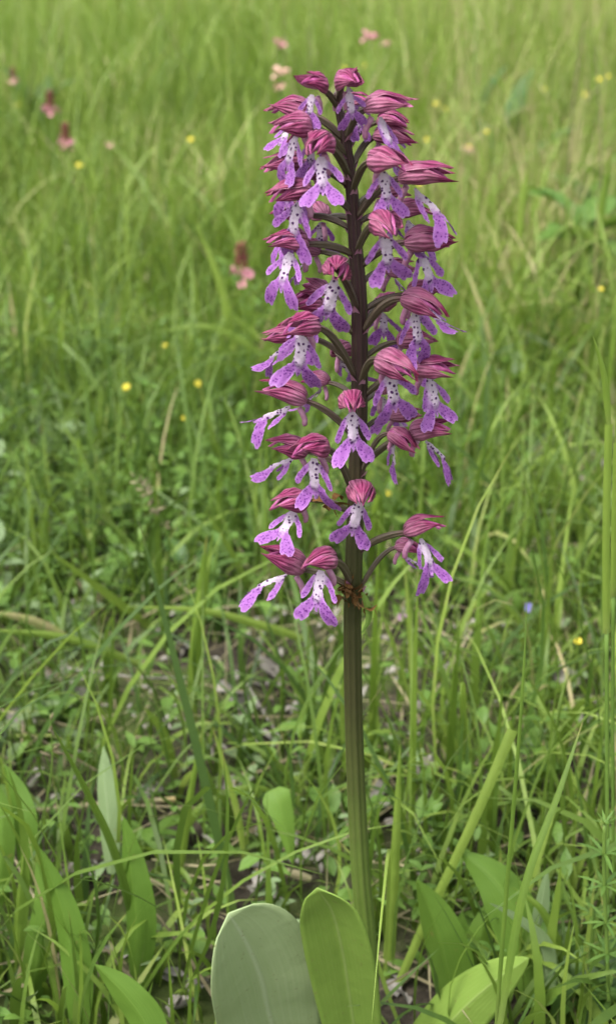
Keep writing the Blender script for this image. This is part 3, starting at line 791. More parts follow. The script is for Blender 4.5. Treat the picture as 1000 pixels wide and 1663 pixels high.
#        Bx   By   yaw pitch sc   Sy  lam off  options
FLOWERS = [
    (524, 146, -42, 26, 0.85, 174, 8, 9, dict(lipsc=0.75, opened=0.45)),
    (555, 140, 28, 14, 0.82, 170, 8, 8, dict(lipsc=0.85, arm=1.25)),
    (503, 186, -86, 8, 0.95, 224, 25, 2, dict(lipsc=0.8)),
    (505, 208, -72, 4, 0.95, 250, 5, 13, dict(leg=0.8, arm=1.1)),
    (590, 178, 76, 14, 1.0, 222, 12, 7, dict(leg=0.7, arm=0.8)),
    (606, 222, 72, 0, 0.9, 270, 25, -5, dict()),
    (530, 236, -22, 8, 1.0, 285, 8, 16, dict()),
    (495, 266, -82, -2, 0.95, 300, 10, 2, dict()),
    (508, 310, -72, -2, 1.0, 340, 8, 13, dict(leg=0.8)),
    (528, 356, -160, 10, 0.85, 357, 20, -12, dict()),
    (500, 398, -66, 14, 1.0, 412, 20, 9, dict()),
    (546, 438, 2, 12, 1.0, 500, 0, 18, dict(arm=1.1, leg=1.1)),
    (514, 500, -48, 28, 0.95, 540, 20, 3, dict()),
    (513, 530, -42, 8, 1.02, 610, 2, 17, dict(arm=1.05)),
    (490, 546, -88, -4, 0.85, 590, 40, 2, dict(fold=0.6)),
    (543, 572, 140, -12, 0.85, 605, 25, -12, dict()),
    (603, 262, 38, 6, 1.0, 308, 2, 17, dict()),
    (646, 290, 84, 6, 1.05, 350, 30, 8, dict(fold=0.55)),
    (614, 362, 12, 4, 1.0, 405, 0, 19, dict(leg=1.05)),
    (655, 394, 82, 4, 1.1, 430, 15, 3, dict(arm=0.9)),
    (650, 484, 70, -8, 1.05, 534, 4, 12, dict(leg=0.85)),
    (660, 480, 78, 14, 0.95, 505, 35, -8, dict(fold=0.3)),
    (612, 503, 150, 5, 0.85, 530, 20, -14, dict()),
    (613, 583, 42, -6, 1.05, 615, 2, 16, dict()),
    (672, 602, 68, 14, 1.0, 640, 12, 5, dict(arm=0.9)),
    (614, 640, 165, 0, 0.85, 660, 10, -14, dict()),
    (498, 652, -80, 22, 1.0, 705, 48, 5, dict(fold=0.55, lipsc=0.95)),
    (569, 650, 0, 12, 1.0, 700, 0, 20, dict(arm=1.0, leg=1.05)),
    (529, 728, -40, 12, 1.05, 800, 4, 17, dict()),
    (500, 734, -82, 20, 0.95, 770, 50, 1, dict(fold=0.6)),
    (500, 812, -70, 6, 0.98, 830, 26, 8, dict()),
    (665, 706, 80, 18, 1.0, 755, 42, 5, dict(fold=0.6)),
    (630, 702, 62, -20, 0.8, 765, -20, 9, dict(fold=0.4, opened=0.2)),
    (583, 795, 3, 10, 1.0, 860, 0, 21, dict(arm=0.95, leg=0.95)),
    (656, 866, 72, 20, 1.05, 890, 18, 9, dict(leg=0.8)),
    (640, 888, 78, 4, 0.75, 958, 35, -3, dict(fold=0.4)),
    (494, 926, -80, 34, 1.1, 950, 55, 0, dict(fold=0.45)),
    (542, 910, -48, 12, 1.08, 940, 8, 12, dict(arm=1.05)),
    (548, 140, 120, 30, 0.7, 168, 30, -5, dict(opened=0.1)),
    (560, 168, 70, 10, 0.7, 190, 15, -4, dict()),
    (520, 276, -62, -6, 0.85, 300, 25, -6, dict()),
    (502, 350, -98, 0, 0.85, 372, 30, -6, dict()),
    (522, 410, -104, 6, 0.8, 432, 25, -10, dict()),
    (532, 478, -130, 8, 0.75, 505, 20, -12, dict()),
    (535, 622, -125, 0, 0.72, 650, 25, -12, dict()),
    (606, 316, 112, 4, 0.8, 340, 25, -9, dict()),
    (640, 346, 94, 6, 0.85, 362, 25, -6, dict()),
    (622, 440, 112, 4, 0.85, 462, 25, -9, dict()),
    (642, 556, 100, 6, 0.85, 582, 25, -6, dict()),
    (520, 212, -45, 4, 0.8, 262, 15, 6, dict()),
    (612, 198, 60, 6, 0.8, 235, 20, -4, dict()),
    (630, 676, 105, 4, 0.75, 700, 25, -8, dict()),
]
for a in FLOWERS: flower(*a[:8], **a[8])

def crumple(pxs, y, n, size, name='withered_flower'):
    b = MB(); rnd = random.Random(int(pxs[0]))
    c = at_y(pxs[0], pxs[1], y)
    for i in range(n):
        d = Vector((rnd.gauss(0, 1), rnd.gauss(0, 0.8), rnd.gauss(0, 0.8))).normalized()
        p = c + d * size * 0.15
        pts = [p]
        for k in range(5):
            d = (d + Vector((rnd.gauss(0, 0.45), rnd.gauss(0, 0.45), rnd.gauss(-0.08, 0.45)))).normalized()
            pts.append(pts[-1] + d * size * 0.22)
        sd = d.cross(Vector((rnd.random(), rnd.random(), 1))).normalized()
        rows = [[q + sd * e * size * 0.24 * math.sin(math.pi * (0.15 + 0.8 * k / 5)) + Vector((0, -abs(e) * size * 0.06, 0)) - base_pt for e in (-1, 0, 1)] for k, q in enumerate(pts)]
        b.grid(rows, tint=rnd.random())
    return b.build(name, M_brown, orchid)
crumple((566, 957), -0.0042, 12, 0.0058); crumple((573, 968), -0.0040, 8, 0.0052); crumple((556, 965), -0.003, 5, 0.005)
crumple((540, 815), -0.010, 8, 0.006)
crumple((590, 985), -0.004, 5, 0.006)
# sheathing bract hanging below the withered flower
o = ribbon('bract', [p - base_pt for p in px_path([(588, 962), (597, 985), (598, 1008), (586, 1030)], -0.006)], 0.0026, M_stalk, 'lance', 0.3, parent=orchid)
# small bracts at the foot of each flower stalk
for a in FLOWERS:
    S, sr = stem_at(a[5]); az = math.atan2((at_y(a[0], a[1], -a[7] * MM) - S).y, (at_y(a[0], a[1], -a[7] * MM) - S).x)
    d = Vector((math.cos(az), math.sin(az), 0))
    rows = [[S - base_pt + d * (sr * 0.9 + s * 0.0022) + Vector((-d.y, d.x, 0)) * e * 0.0012 * (1 - s ** 2) + Vector((0, 0, -0.0012 + s * 0.0032)) for e in (-1, 0, 1)] for s in (0, 0.33, 0.66, 1)]
    b = MB(); b.grid(rows); b.build('bract', M_spur, orchid)
# broad leaves sheathing the stem
def orchid_leaf(pts, y0, y1, w, mat, prof, fold, roll, roll2, label, wav=0.012, tint=0.5):
    o = ribbon('leaf', [p - base_pt for p in px_path(pts, y0, y1)], w, mat, prof, fold, roll, tint, orchid, 34, 15, roll2, wav)
    o['label'] = label
    sol = o.modifiers.new('thickness', 'SOLIDIFY'); sol.thickness = 0.0005
    return o
orchid_leaf([(520, 1800), (462, 1720), (438, 1650), (424, 1590), (402, 1535), (372, 1484)], 0.002, -0.035, 0.046, M_orch_pale, 'tongue', -0.12, -0.2, -0.5, 'pale grey green broad leaf on the left of the stem foot')
orchid_leaf([(600, 1800), (580, 1700), (568, 1620), (557, 1550), (540, 1482), (515, 1443)], -0.010, -0.032, 0.0275, M_orch_leaf, 'tongue', -0.20, 0.1, 0.4, 'fresh green upright leaf in front of the stem foot')
orchid_leaf([(610, 1800), (680, 1720), (745, 1645), (805, 1592), (858, 1556)], 0.0, -0.01, 0.024, M_orch_leaf, 'lance', 0.18, 0.5, 0.2, 'pale folded leaf reaching right from the stem foot')

# ------------------------------------------------------------------ single grass blades one can pick out
def single(label, pts, w_px, tint, y0=None, y1=None, mat=None, prof='blade', fold=0.25, roll=0.0, roll2=None, name='grass_shoot', cat='grass blade', group=None, zbase=0.0):
    p3 = px_path(pts, y0, y1, zbase)
    depth = (p3[len(p3) // 2] - CAMV).length
    o = ribbon(name, p3, w_px * depth / FPX, mat or M_grass, prof, fold, roll, tint, None, max(14, 5 * len(pts)), 5, roll2)
    return tag(o, label, cat, group)
single('yellow green blunt ended grass blade slanting up to the right of the stem foot', [(620, 1660), (690, 1500), (770, 1330), (832, 1186)], 17, 0.82, 0.03, 0.06, prof='cut', fold=0.15)
single('upright light green blade standing just right of the orchid stem foot', [(625, 1660), (640, 1420), (650, 1200)], 19, 0.72, 0.04, 0.06)
single('tall thin dark sedge blade rising from the bottom edge right of the stem', [(803, 1690), (822, 1450), (846, 1150), (856, 960)], 8, 0.48, -0.06, -0.03, fold=0.2)
single('dark green sedge blade leaning right across the pale broad leaf', [(806, 1690), (848, 1450), (905, 1290), (946, 1170)], 14, 0.50, -0.065, -0.02, fold=0.25, roll=0.5)
single('thin dark blade arching up left above the broad leaves at bottom left', [(236, 1580), (190, 1400), (142, 1290), (84, 1178)], 16, 0.40, None, 0.0, fold=0.35)
single('upright broad green blade standing alone left of the bare stem', [(312, 1155), (322, 1010), (336, 868)], 24, 0.60, 0.26, 0.26, fold=0.2)
single('narrow upright blade crossing behind the lone broad blade left of the stem', [(318, 1120), (330, 980), (347, 858)], 13, 0.66, 0.29, 0.29)
single('long yellowish blade bowed over the litter left of the brown withered bract', [(505, 1042), (425, 1016), (330, 992), (205, 985)], 15, 0.80, 0.30, 0.26, fold=0.2)
single('pale blade slanting down right over the litter at left middle', [(252, 1025), (170, 962), (78, 892)], 15, 0.74, 0.36, 0.30)
single('nearly level pale green blade entering from the left edge', [(228, 1080), (105, 1036), (-30, 1022)], 15, 0.68, 0.27, 0.24)
single('tan dried blade lying level at the left edge', [(110, 1036), (50, 1008), (-20, 992)], 17, 0.97, 0.30, 0.28)
single('leaning green blade below the lowest left flowers', [(425, 1010), (388, 920), (333, 826)], 13, 0.72, 0.40, 0.38)
single('pale grey green blade arched like a bow above the big pale leaf', [(283, 1440), (300, 1345), (355, 1296), (420, 1280), (495, 1312)], 17, 0.62, 0.14, 0.16, fold=0.15)
single('small arched blade under the bowed grey green blade', [(232, 1440), (262, 1412), (300, 1420), (335, 1490)], 14, 0.55, 0.12, 0.08)
single('short yellow green blade curving left in the litter', [(285, 1265), (264, 1190), (233, 1148)], 18, 0.80, 0.20, 0.18)
single('broad bright upright blade near the left edge at half height', [(66, 990), (68, 900), (78, 810)], 26, 0.66, 0.42, 0.42)
single('slender bright blade beside the broad upright one at left', [(52, 985), (46, 920), (30, 860)], 17, 0.70, 0.43, 0.42)
single('short bright yellow green blade standing at right middle', [(870, 808), (871, 770), (873, 732)], 14, 0.84, 0.60, 0.60)
single('short pale blade right of the short bright yellow green one', [(931, 768), (930, 740), (929, 708)], 12, 0.78, 0.62, 0.62)
single('taller soft blade leaning right of the two short bright blades', [(938, 735), (940, 680), (948, 625)], 11, 0.72, 0.66, 0.66)
single('soft bright blade with a bent tip at upper right', [(843, 400), (850, 320), (858, 268)], 15, 0.82, 1.0, 1.0)
single('soft blade standing by the dark leaves at upper right', [(968, 430), (978, 330), (992, 245)], 14, 0.66, 0.95, 0.95)
single('bright upright blade left of the flower spike beside the pink flower', [(384, 600), (368, 500), (345, 425), (320, 368)], 15, 0.84, 0.78, 0.78)
single('pale blade arching right under the pink flower', [(460, 612), (405, 562), (335, 530), (250, 540)], 12, 0.70, 0.72, 0.70, fold=0.1)
single('shorter pale blade arching just above the long arching one', [(455, 590), (415, 545), (370, 505)], 14, 0.72, 0.74, 0.74, fold=0.1)
single('soft upright blade between the two yellow flowers at left', [(304, 640), (309, 585), (316, 528)], 12, 0.70, 0.72, 0.72)
single('yellowed straight blade right of the stem below the flowers', [(673, 1168), (669, 1080), (664, 1000), (655, 900)], 12, 0.86, 0.25, 0.25)
single('light blade slanting up left towards the stem over bare soil', [(778, 1260), (722, 1182), (672, 1112)], 13, 0.76, 0.18, 0.18)
single('grey green blade slanting up to meet the stem from lower right', [(645, 1262), (622, 1228), (592, 1196)], 14, 0.58, 0.20, 0.19)
single('thin green blade leaning right over the litter at lower right', [(880, 1140), (920, 1110), (962, 1076)], 11, 0.62, 0.24, 0.24)
single('long soft blade crossing above the blue flower at right', [(880, 1075), (850, 1020), (800, 960), (740, 935)], 12, 0.70, 0.33, 0.33)
single('bent green blade at the right edge beneath the bedstraw', [(935, 1650), (915, 1560), (880, 1480), (830, 1440)], 17, 0.60, 0.02, 0.03)
single('narrow upright blade left of the bottom left broad leaf', [(22, 1650), (28, 1500), (38, 1390)], 13, 0.62, 0.03, 0.05)
single('slim upright blade between the left broad leaves', [(292, 1420), (306, 1310), (330, 1180)], 14, 0.62, 0.11, 0.12)
single('upright blade rising behind the broad leaves right of the stem', [(708, 1430), (712, 1330), (700, 1240)], 16, 0.50, 0.12, 0.12)
single('yellow tinged blade bending over left of the hanging pointed leaf', [(398, 1400), (385, 1320), (366, 1250), (345, 1180)], 12, 0.84, 0.12, 0.13)
single('tan dead leaf blade lying level left of the stem foot', [(505, 1428), (460, 1416), (412, 1412)], 15, 0.97, 0.10, 0.10, mat=M_straw)
single('thin tan straw lying level across the left foreground', [(60, 1316), (170, 1306), (285, 1298)], 8, 0.8, 0.16, 0.17, mat=M_straw, prof='even')

# jointed grass stalks at the right edge
def stalk(label, stem_px, sheath_px, tip_px, y, w, wt):
    r0 = at_y(*stem_px[0], y); root = thing('grass_stalk', label, 'grass stalk', Vector((r0.x, y, 0)))
    off = Vector((r0.x, y, 0)); k = (r0 - CAMV).length / FPX
    b = MB(); p = catmull([at_y(*q, y) - off for q in stem_px], 10); b.tube(p, [w * k * 0.5] * 11, 8, tint=0.5); b.build('stem', M_stalk, root)
    ribbon('sheath', [at_y(*q, y - 0.001) - off for q in sheath_px], wt * k, M_grass, 'even', 0.3, 0.1, 0.78, root)
    ribbon('blade', [at_y(*q, y - 0.001) - off for q in tip_px], wt * k * 0.9, M_grass, 'blade', 0.3, 0.2, 0.68, root)
stalk('tall jointed grass stalk with a swollen sheath near the right edge', [(986, 1500), (985, 1250), (984, 1020)], [(984, 1030), (984, 860), (988, 690)], [(988, 690), (980, 610), (962, 545)], 0.02, 6, 10)
stalk('second tall grass stalk cut by the right edge of the picture', [(996, 1500), (994, 1200), (995, 960)], [(995, 970), (997, 850), (1001, 720)], [(1001, 720), (1006, 640), (1012, 560)], 0.045, 5, 8)
# flowering grass with a loose seed head
def seed_grass(label, px, y, seed_rng, n, seed=3):
    rnd = random.Random(seed); r0 = at_y(*px[0], y); off = Vector((r0.x, y, 0))
    root = thing('flowering_grass', label, 'grass stalk', off)
    p = catmull([at_y(*q, y) - off for q in px], 24)
    b = MB(); b.tube(p, [0.0007 - 0.0004 * i / 24 for i in range(25)], 6, tint=0.6); b.build('stem', M_stalk, root)
    b = MB()
    for i in range(n):
        q = p[int(24 * rnd.uniform(*seed_rng))]; d = Vector((rnd.gauss(0, 0.6), rnd.gauss(0, 0.5), rnd.uniform(-0.2, 1))).normalized()
        l = rnd.uniform(0.004, 0.007); b.tube([q, q + d * l * 0.5, q + d * l], [0.0003, 0.0009, 0.0002], 5, tint=rnd.random())
    b.build('seed_head', M_straw, root)
seed_grass('thin grass stalk with a small brownish seed head at left middle', [(305, 985), (288, 920), (268, 855), (240, 805), (212, 764)], 0.34, (0.5, 0.97), 26)
seed_grass('fine pale grass stalk with a few seeds at far left edge', [(40, 1440), (70, 1330), (85, 1240), (82, 1160)], 0.10, (0.7, 1.0), 8, 5)

# broad leaved plants in the foreground
def leaf_plant(label, cat, leaves, name='broad_leaved_plant'):
    f = leaves[0][0][0]; y = leaves[0][1]
    off = Vector((at_y(*f, y).x, y, 0)); root = thing(name, label, cat, off)
    for (pts, y0, y1, w, mat, prof, fold, roll, tint) in leaves:
        p3 = [p - off for p in px_path(pts, y0, y1)]
        k = (p3[len(p3) // 2] + off - CAMV).length / FPX
        ribbon('leaf', p3, w * k, mat, prof, fold, roll, tint, root, 22, 9, roll + 0.2, 0.05)
    return root
leaf_plant('broad leaved plant with two pointed erect leaves at bottom left', 'plant', [
    ([(128, 1690), (120, 1580), (102, 1480), (64, 1376)], 0.0, 0.02, 54, M_plantain, 'lance', 0.25, 0.2, 0.7),
    ([(40, 1690), (62, 1560), (75, 1470), (60, 1400)], 0.02, 0.04, 45, M_plantain, 'lance', 0.2, -0.4, 0.3)])
leaf_plant('darker plant with a tall erect leaf and a pale short one at bottom left', 'plant', [
    ([(222, 1620), (222, 1500), (212, 1410), (200, 1325)], 0.03, 0.05, 54, M_plantain, 'lance', 0.3, 0.3, 0.1),
    ([(180, 1420), (176, 1330), (170, 1270), (168, 1212)], 0.08, 0.10, 38, M_herb_grey, 'lance', 0.2, 0.2, 0.4)])
leaf_plant('bright pointed leaf leaning up left from the bottom edge', 'plant', [
    ([(262, 1720), (235, 1660), (198, 1610), (154, 1566)], -0.03, -0.02, 58, M_plantain, 'lance', 0.2, 0.1, 0.8)])
leaf_plant('green erect leaves cut by the left edge above the bottom corner', 'plant', [
    ([(40, 1420), (38, 1340), (28, 1290), (6, 1240)], 0.07, 0.09, 42, M_plantain, 'lance', 0.2, 0.2, 0.45),
    ([(-6, 1480), (2, 1400), (4, 1330), (-4, 1270)], 0.06, 0.08, 40, M_plantain, 'lance', 0.2, -0.2, 0.5)])
leaf_plant('single leaf with its point hanging down left of the bare stem', 'plant', [
    ([(462, 1460), (446, 1370), (432, 1310), (443, 1284)], 0.105, 0.10, 7, M_stalk, 'even', 0.2, 0.0, 0.5),
    ([(442, 1282), (454, 1308), (466, 1350), (475, 1404)], 0.10, 0.085, 48, M_plantain, 'drop', 0.12, 0.1, 0.6)])
leaf_plant('large pale broad leaf bending up left at lower right', 'plant', [
    ([(880, 1640), (858, 1530), (812, 1440), (748, 1382)], 0.02, 0.05, 82, M_plantain, 'lance', 0.25, -0.35, 0.95),
    ([(890, 1630), (878, 1540), (840, 1500), (793, 1466)], 0.01, 0.02, 36, M_herb_grey, 'lance', 0.3, 0.9, 0.2),
    ([(882, 1620), (874, 1510), (880, 1460), (888, 1410)], 0.03, 0.04, 25, M_herb_grey, 'lance', 0.3, 0.3, 0.3)])
leaf_plant('clump of erect yellow green leaves right of the orchid leaves', 'plant', [
    ([(742, 1680), (728, 1580), (706, 1500), (676, 1428)], 0.015, 0.03, 74, M_plantain, 'lance', 0.3, 0.3, 0.65),
    ([(768, 1670), (770, 1590), (780, 1520), (797, 1460)], 0.03, 0.05, 50, M_plantain, 'lance', 0.2, -0.2, 0.8),
    ([(760, 1680), (748, 1600), (744, 1530), (750, 1480)], 0.035, 0.05, 46, M_plantain, 'lance', 0.2, 0.4, 0.5),
    ([(790, 1680), (812, 1600), (815, 1550), (808, 1510)], 0.03, 0.05, 40, M_plantain, 'lance', 0.2, 0.0, 0.75)])

# soft dark broad leaves at upper right, round leaves at left
def rosette(label, px, z, n, L, W, mat, cat='plant', name='leafy_plant', seed=1, el=(0.5, 1.2), shape='ovate', group=None):
    rnd = random.Random(seed); p = at_z(px[0], px[1], z); p.z = gz(p.x, p.y)
    root = thing(name, label, cat, p, group)
    me = [leaf_mesh(L * s, W * s, shape, 0.15, rnd.uniform(0.4, 1.0), 8, 5, mat, 0.06) for s in (1.0, 0.8, 0.65)]
    st = MB()
    for i in range(n):
        az = i * 2.4 + rnd.uniform(-0.4, 0.4); e = rnd.uniform(*el); h = rnd.uniform(0.1, 1.0) * z + 0.004; r = rnd.uniform(0.0, 0.25) * L
        base = Vector((math.cos(az) * r, math.sin(az) * r, h))
        place(obj('leaf', me[i % 3], root), base, az, e, rnd.uniform(-0.4, 0.4), rnd.uniform(0.75, 1.15))
        st.tube([(0, 0, -0.004), base * 0.5 + Vector((0, 0, h * 0.15)), base], [0.0011, 0.0009, 0.0007], 5, tint=0.5)
    st.build('stem', M_stalk, root)
    return root
rosette('large dark green leafy clump in the grass at upper right', (945, 340), 0.14, 20, 0.075, 0.042, M_herb, seed=2, el=(0.1, 0.9))
rosette('second dark leafy clump cut by the right edge above the large one', (990, 285), 0.13, 14, 0.07, 0.04, M_herb, seed=3, el=(0.1, 0.9))
rosette('dark upright leaves standing alone behind the topmost right flower', (818, 215), 0.12, 7, 0.10, 0.035, M_herb_dark, seed=4, el=(0.9, 1.4), shape='lance')
rosette('narrow dark leaf tuft left of the upper right dark leaves', (779, 200), 0.10, 4, 0.08, 0.022, M_herb_dark, seed=5, el=(1.1, 1.5), shape='lance')
rosette('blurred dark green tuft at the upper left edge by the pink flowers', (57, 150), 0.12, 6, 0.10, 0.03, M_herb_dark, seed=6, el=(1.1, 1.5), shape='lance')
rosette('round leaved low plant at left below the level blades', (85, 1135), 0.02, 7, 0.024, 0.018, M_herb, seed=7, el=(0.2, 0.9))
rosette('low plant with broad pale leaves at the left edge below the tan blade', (30, 1165), 0.02, 5, 0.034, 0.013, M_herb_grey, seed=8, el=(0.1, 0.6), shape='lance')
rosette('ovate leaved plant left of the lone upright blade', (195, 905), 0.03, 7, 0.034, 0.016, M_herb, seed=9, el=(0.1, 0.8))
rosette('greyish leaved plant behind the lone upright blade', (312, 915), 0.03, 6, 0.034, 0.015, M_herb_dark, seed=10, el=(0.4, 1.1))
rosette('small plant with two pale long leaves at left above the tan blade', (85, 990), 0.02, 5, 0.040, 0.013, M_herb_grey, seed=12, el=(0.0, 0.5), shape='lance')
rosette('grey green leafed plant right of the middle flowers', (830, 615), 0.04, 6, 0.034, 0.02, M_herb_grey, seed=13, el=(0.3, 0.9))
rosette('bright leafed plant just above the grey green one at right', (815, 580), 0.05, 7, 0.038, 0.018, M_plantain, seed=14, el=(0.3, 0.9))
rosette('bright broad leaf pair beside the right middle flowers', (768, 590), 0.05, 5, 0.05, 0.022, M_plantain, seed=15, el=(0.3, 1.0))
rosette('pale silvery leaved plant at left under the herbs', (80, 670), 0.05, 7, 0.04, 0.018, M_herb_grey, seed=16, el=(0.2, 0.9))
rosette('small ovate leaved plant under the arching blade in the left foreground', (235, 1345), 0.015, 4, 0.026, 0.011, M_plantain, seed=17, el=(0.0, 0.5))
rosette('low leafy plant in the shade at the right edge below the bedstraw', (925, 1620), 0.02, 8, 0.026, 0.012, M_herb, seed=18, el=(0.2, 0.9))
rosette('small leafy plant at the bottom right corner', (985, 1600), 0.025, 8, 0.028, 0.012, M_herb_dark, seed=19, el=(0.3, 1.0))
rosette('low rosette of dark leaves on the soil behind the stem foot', (540, 1330), 0.012, 7, 0.028, 0.012, M_herb, seed=20, el=(0.1, 0.7))

# bedstraw with whorls of narrow leaves at the right edge
def bedstraw(label, px, y, whorls, L, seed):
    rnd = random.Random(seed); r0 = at_y(*px[0], y); off = Vector((r0.x, y, 0)); root = thing('bedstraw', label, 'plant', off)
    p = catmull([at_y(*q, y) - off for q in px], 20)
    b = MB(); b.tube(p, [0.0008] * 21, 6, tint=0.5); b.build('stem', M_stalk, root)
    me = [leaf_mesh(L * s, L * s * 0.14, 'lance', 0.2, 0.3, 5, 3, M_herb) for s in (1.0, 0.85)]
    for k in range(whorls):
        q = p[min(20, int(20 * (0.25 + 0.75 * k / (whorls - 1))))]
        for i in range(7):
            place(obj('leaf', me[i % 2], root), q, i * 0.8976 + k * 0.4, rnd.uniform(0.0, 0.5) + (0.6 if k == whorls - 1 else 0), 0, (1.0 if k < whorls - 1 else 0.6) * rnd.uniform(0.85, 1.1))
bedstraw('bedstraw with whorls of narrow leaves at the right edge of the foreground', [(988, 1640), (984, 1520), (980, 1420), (981, 1340)], -0.01, 5, 0.0125, 1)
bedstraw('shorter whorled bedstraw shoot left of the right edge one', [(955, 1660), (958, 1580), (962, 1500), (958, 1450)], 0.02, 4, 0.011, 2)

# small leafy herbs of the carpet
def make_herb(mat, seed, H, L, W, pairs, label, group):
    rnd = random.Random(seed); root = thing('leafy_herb', label, 'herb', (0, 0, -10), group)
    b = MB(); pts = [Vector((0.15 * H * math.sin(2.2 * t), 0.1 * H * t * t, H * t)) for t in [i / 8 for i in range(9)]]
    b.tube(pts, [0.0009 - 0.0004 * i / 8 for i in range(9)], 5, tint=0.5); b.build('stem', M_stalk, root)
    me = [leaf_mesh(L * s, W * s, 'ovate', 0.2, 0.7, 6, 3, mat) for s in (1.0, 0.8)]
    for k in range(pairs):
        t = 0.2 + 0.8 * k / (pairs - 1); q = pts[min(8, int(round(t * 8)))]
        for sg in (0, 1):
            place(obj('leaf', me[(k + sg) % 2], root), q, k * math.pi / 2 + sg * math.pi + rnd.uniform(-0.3, 0.3), rnd.uniform(0.1, 0.7) + 0.3 * t, rnd.uniform(-0.3, 0.3), (1.15 - 0.5 * t) * rnd.uniform(0.85, 1.15))
    return root
KINDS_H = ('dark green herb with many paired oval leaves', 'small green herb with four pairs of leaves', 'greyish herb with long paired leaves', 'bright green herb with large paired leaves')
def zone(px, py):
    if px > 600: return 'right of the flower spike' if py < 1000 else ('right of the bare stem' if py < 1400 else 'at lower right')
    if py > 1050: return 'left of the stem foot' if px > 260 else 'at bottom left'
    if py < 690: return 'round the two yellow flowers' if px > 140 else 'far left above the herb carpet'
    return 'left of the lower flowers' if px > 200 else 'at the left edge'
protos = [make_herb(M_herb, 1, 0.055, 0.020, 0.010, 5, '', ''), make_herb(M_herb, 2, 0.040, 0.015, 0.008, 4, '', ''), make_herb(M_herb_grey, 3, 0.050, 0.022, 0.009, 4, '', ''), make_herb(M_plantain, 4, 0.065, 0.026, 0.010, 4, '', '')]
hr = random.Random(8); used = [False] * 4
def put_herb(k, px, py, sc, z):
    p = at_z(px, py, z); x, y = p.x, p.y
    loc = (x, y, gz(x, y)); rz = hr.uniform(0, 6.28)
    lab = KINDS_H[k] + ' ' + zone(px, py); grp = 'herbs ' + zone(px, py)
    if not used[k]:
        o = protos[k]; used[k] = True; o.location = loc; o.rotation_euler = (0, 0, rz); o.scale = (sc,) * 3; o['label'], o['group'] = lab, grp
    else: copy_thing(protos[k], loc, rz, sc, lab, grp)
for i in range(82): put_herb(hr.choice((0, 0, 1, 1, 2, 3)), hr.uniform(-30, 440), 520 + 460 * hr.random() ** 0.9, hr.uniform(0.75, 1.35), 0.02)
for i in range(44): put_herb(hr.choice((0, 1, 1, 1, 3)), hr.uniform(660, 1030), hr.uniform(560, 1640), hr.uniform(0.5, 1.0), 0.01)
for i in range(18): put_herb(hr.choice((0, 1, 1, 2)), hr.uniform(-20, 540), hr.uniform(1050, 1640), hr.uniform(0.35, 0.75), 0.005)

# curled dead leaves on the soil
dl = [leaf_mesh(L, W, 'ovate', f, be, 7, 5, M_dead, 0.25, tw) for L, W, f, be, tw in ((0.020, 0.011, 0.3, 1.0, 0.6), (0.026, 0.010, 0.5, -0.8, -0.8), (0.016, 0.012, 0.2, 1.5, 0.4))]
DEAD = [(285, 980), (290, 1020), (300, 1045), (345, 1115), (365, 1140), (425, 1145), (450, 1110), (400, 1158), (470, 1100), (440, 1060), (300, 1618), (285, 1640), (310, 1595), (450, 1458), (405, 1438), (430, 1480),
        (125, 1393), (145, 1533), (130, 1420), (622, 1263), (630, 1290), (655, 1640), (640, 1600), (610, 1330), (890, 1095), (880, 1060), (905, 1120), (845, 765), (500, 1390), (520, 1290), (750, 1428), (160, 1110), (40, 1185), (70, 1080), (690, 1240), (940, 1180), (350, 1270), (240, 1290)]
for i, (px, py) in enumerate(DEAD):
    for k in range(1 if i % 2 else 2):
        p = at_z(px + hr.uniform(-10, 10), py + hr.uniform(-8, 8), 0.006)
        o = place(obj('dead_leaf', dl[hr.randrange(3)]), (p.x, p.y, gz(p.x, p.y) + hr.uniform(0.004, 0.010)), hr.uniform(0, 6.28), hr.uniform(-0.1, 0.5), hr.uniform(-0.8, 0.8), hr.uniform(0.7, 1.3) * (0.6 if py > 1380 else 0.9))
        where = ('right of the bare stem' if px > 570 else 'just left of the bare stem' if px > 380 else 'in the left middle patch' if py < 1220 else 'in the left foreground') + (' low down' if py > 1500 else '')
        tag(o, 'curled grey dead leaf lying on the soil ' + where, 'dead leaf', 'dead leaves on the soil ' + where)
def twig(label, px, r):
    b = MB(); pts = [at_z(*q, 0.012) for q in px]; b.tube(catmull(pts, 14), [r * (1 - 0.5 * i / 14) for i in range(15)], 7, tint=0.3)
    tag(b.build('twig', M_dead), label, 'twig')
twig('thin bent brown twig on the soil left of the stem foot', [(330, 1355), (362, 1385), (368, 1420), (356, 1458)], 0.0010)
twig('long thin twig lying across the soil behind the left foreground', [(110, 1085), (230, 1100), (340, 1098)], 0.0008)
twig('short twig slanting over the litter left of the bare stem', [(400, 1110), (430, 1160), (465, 1215)], 0.0009)

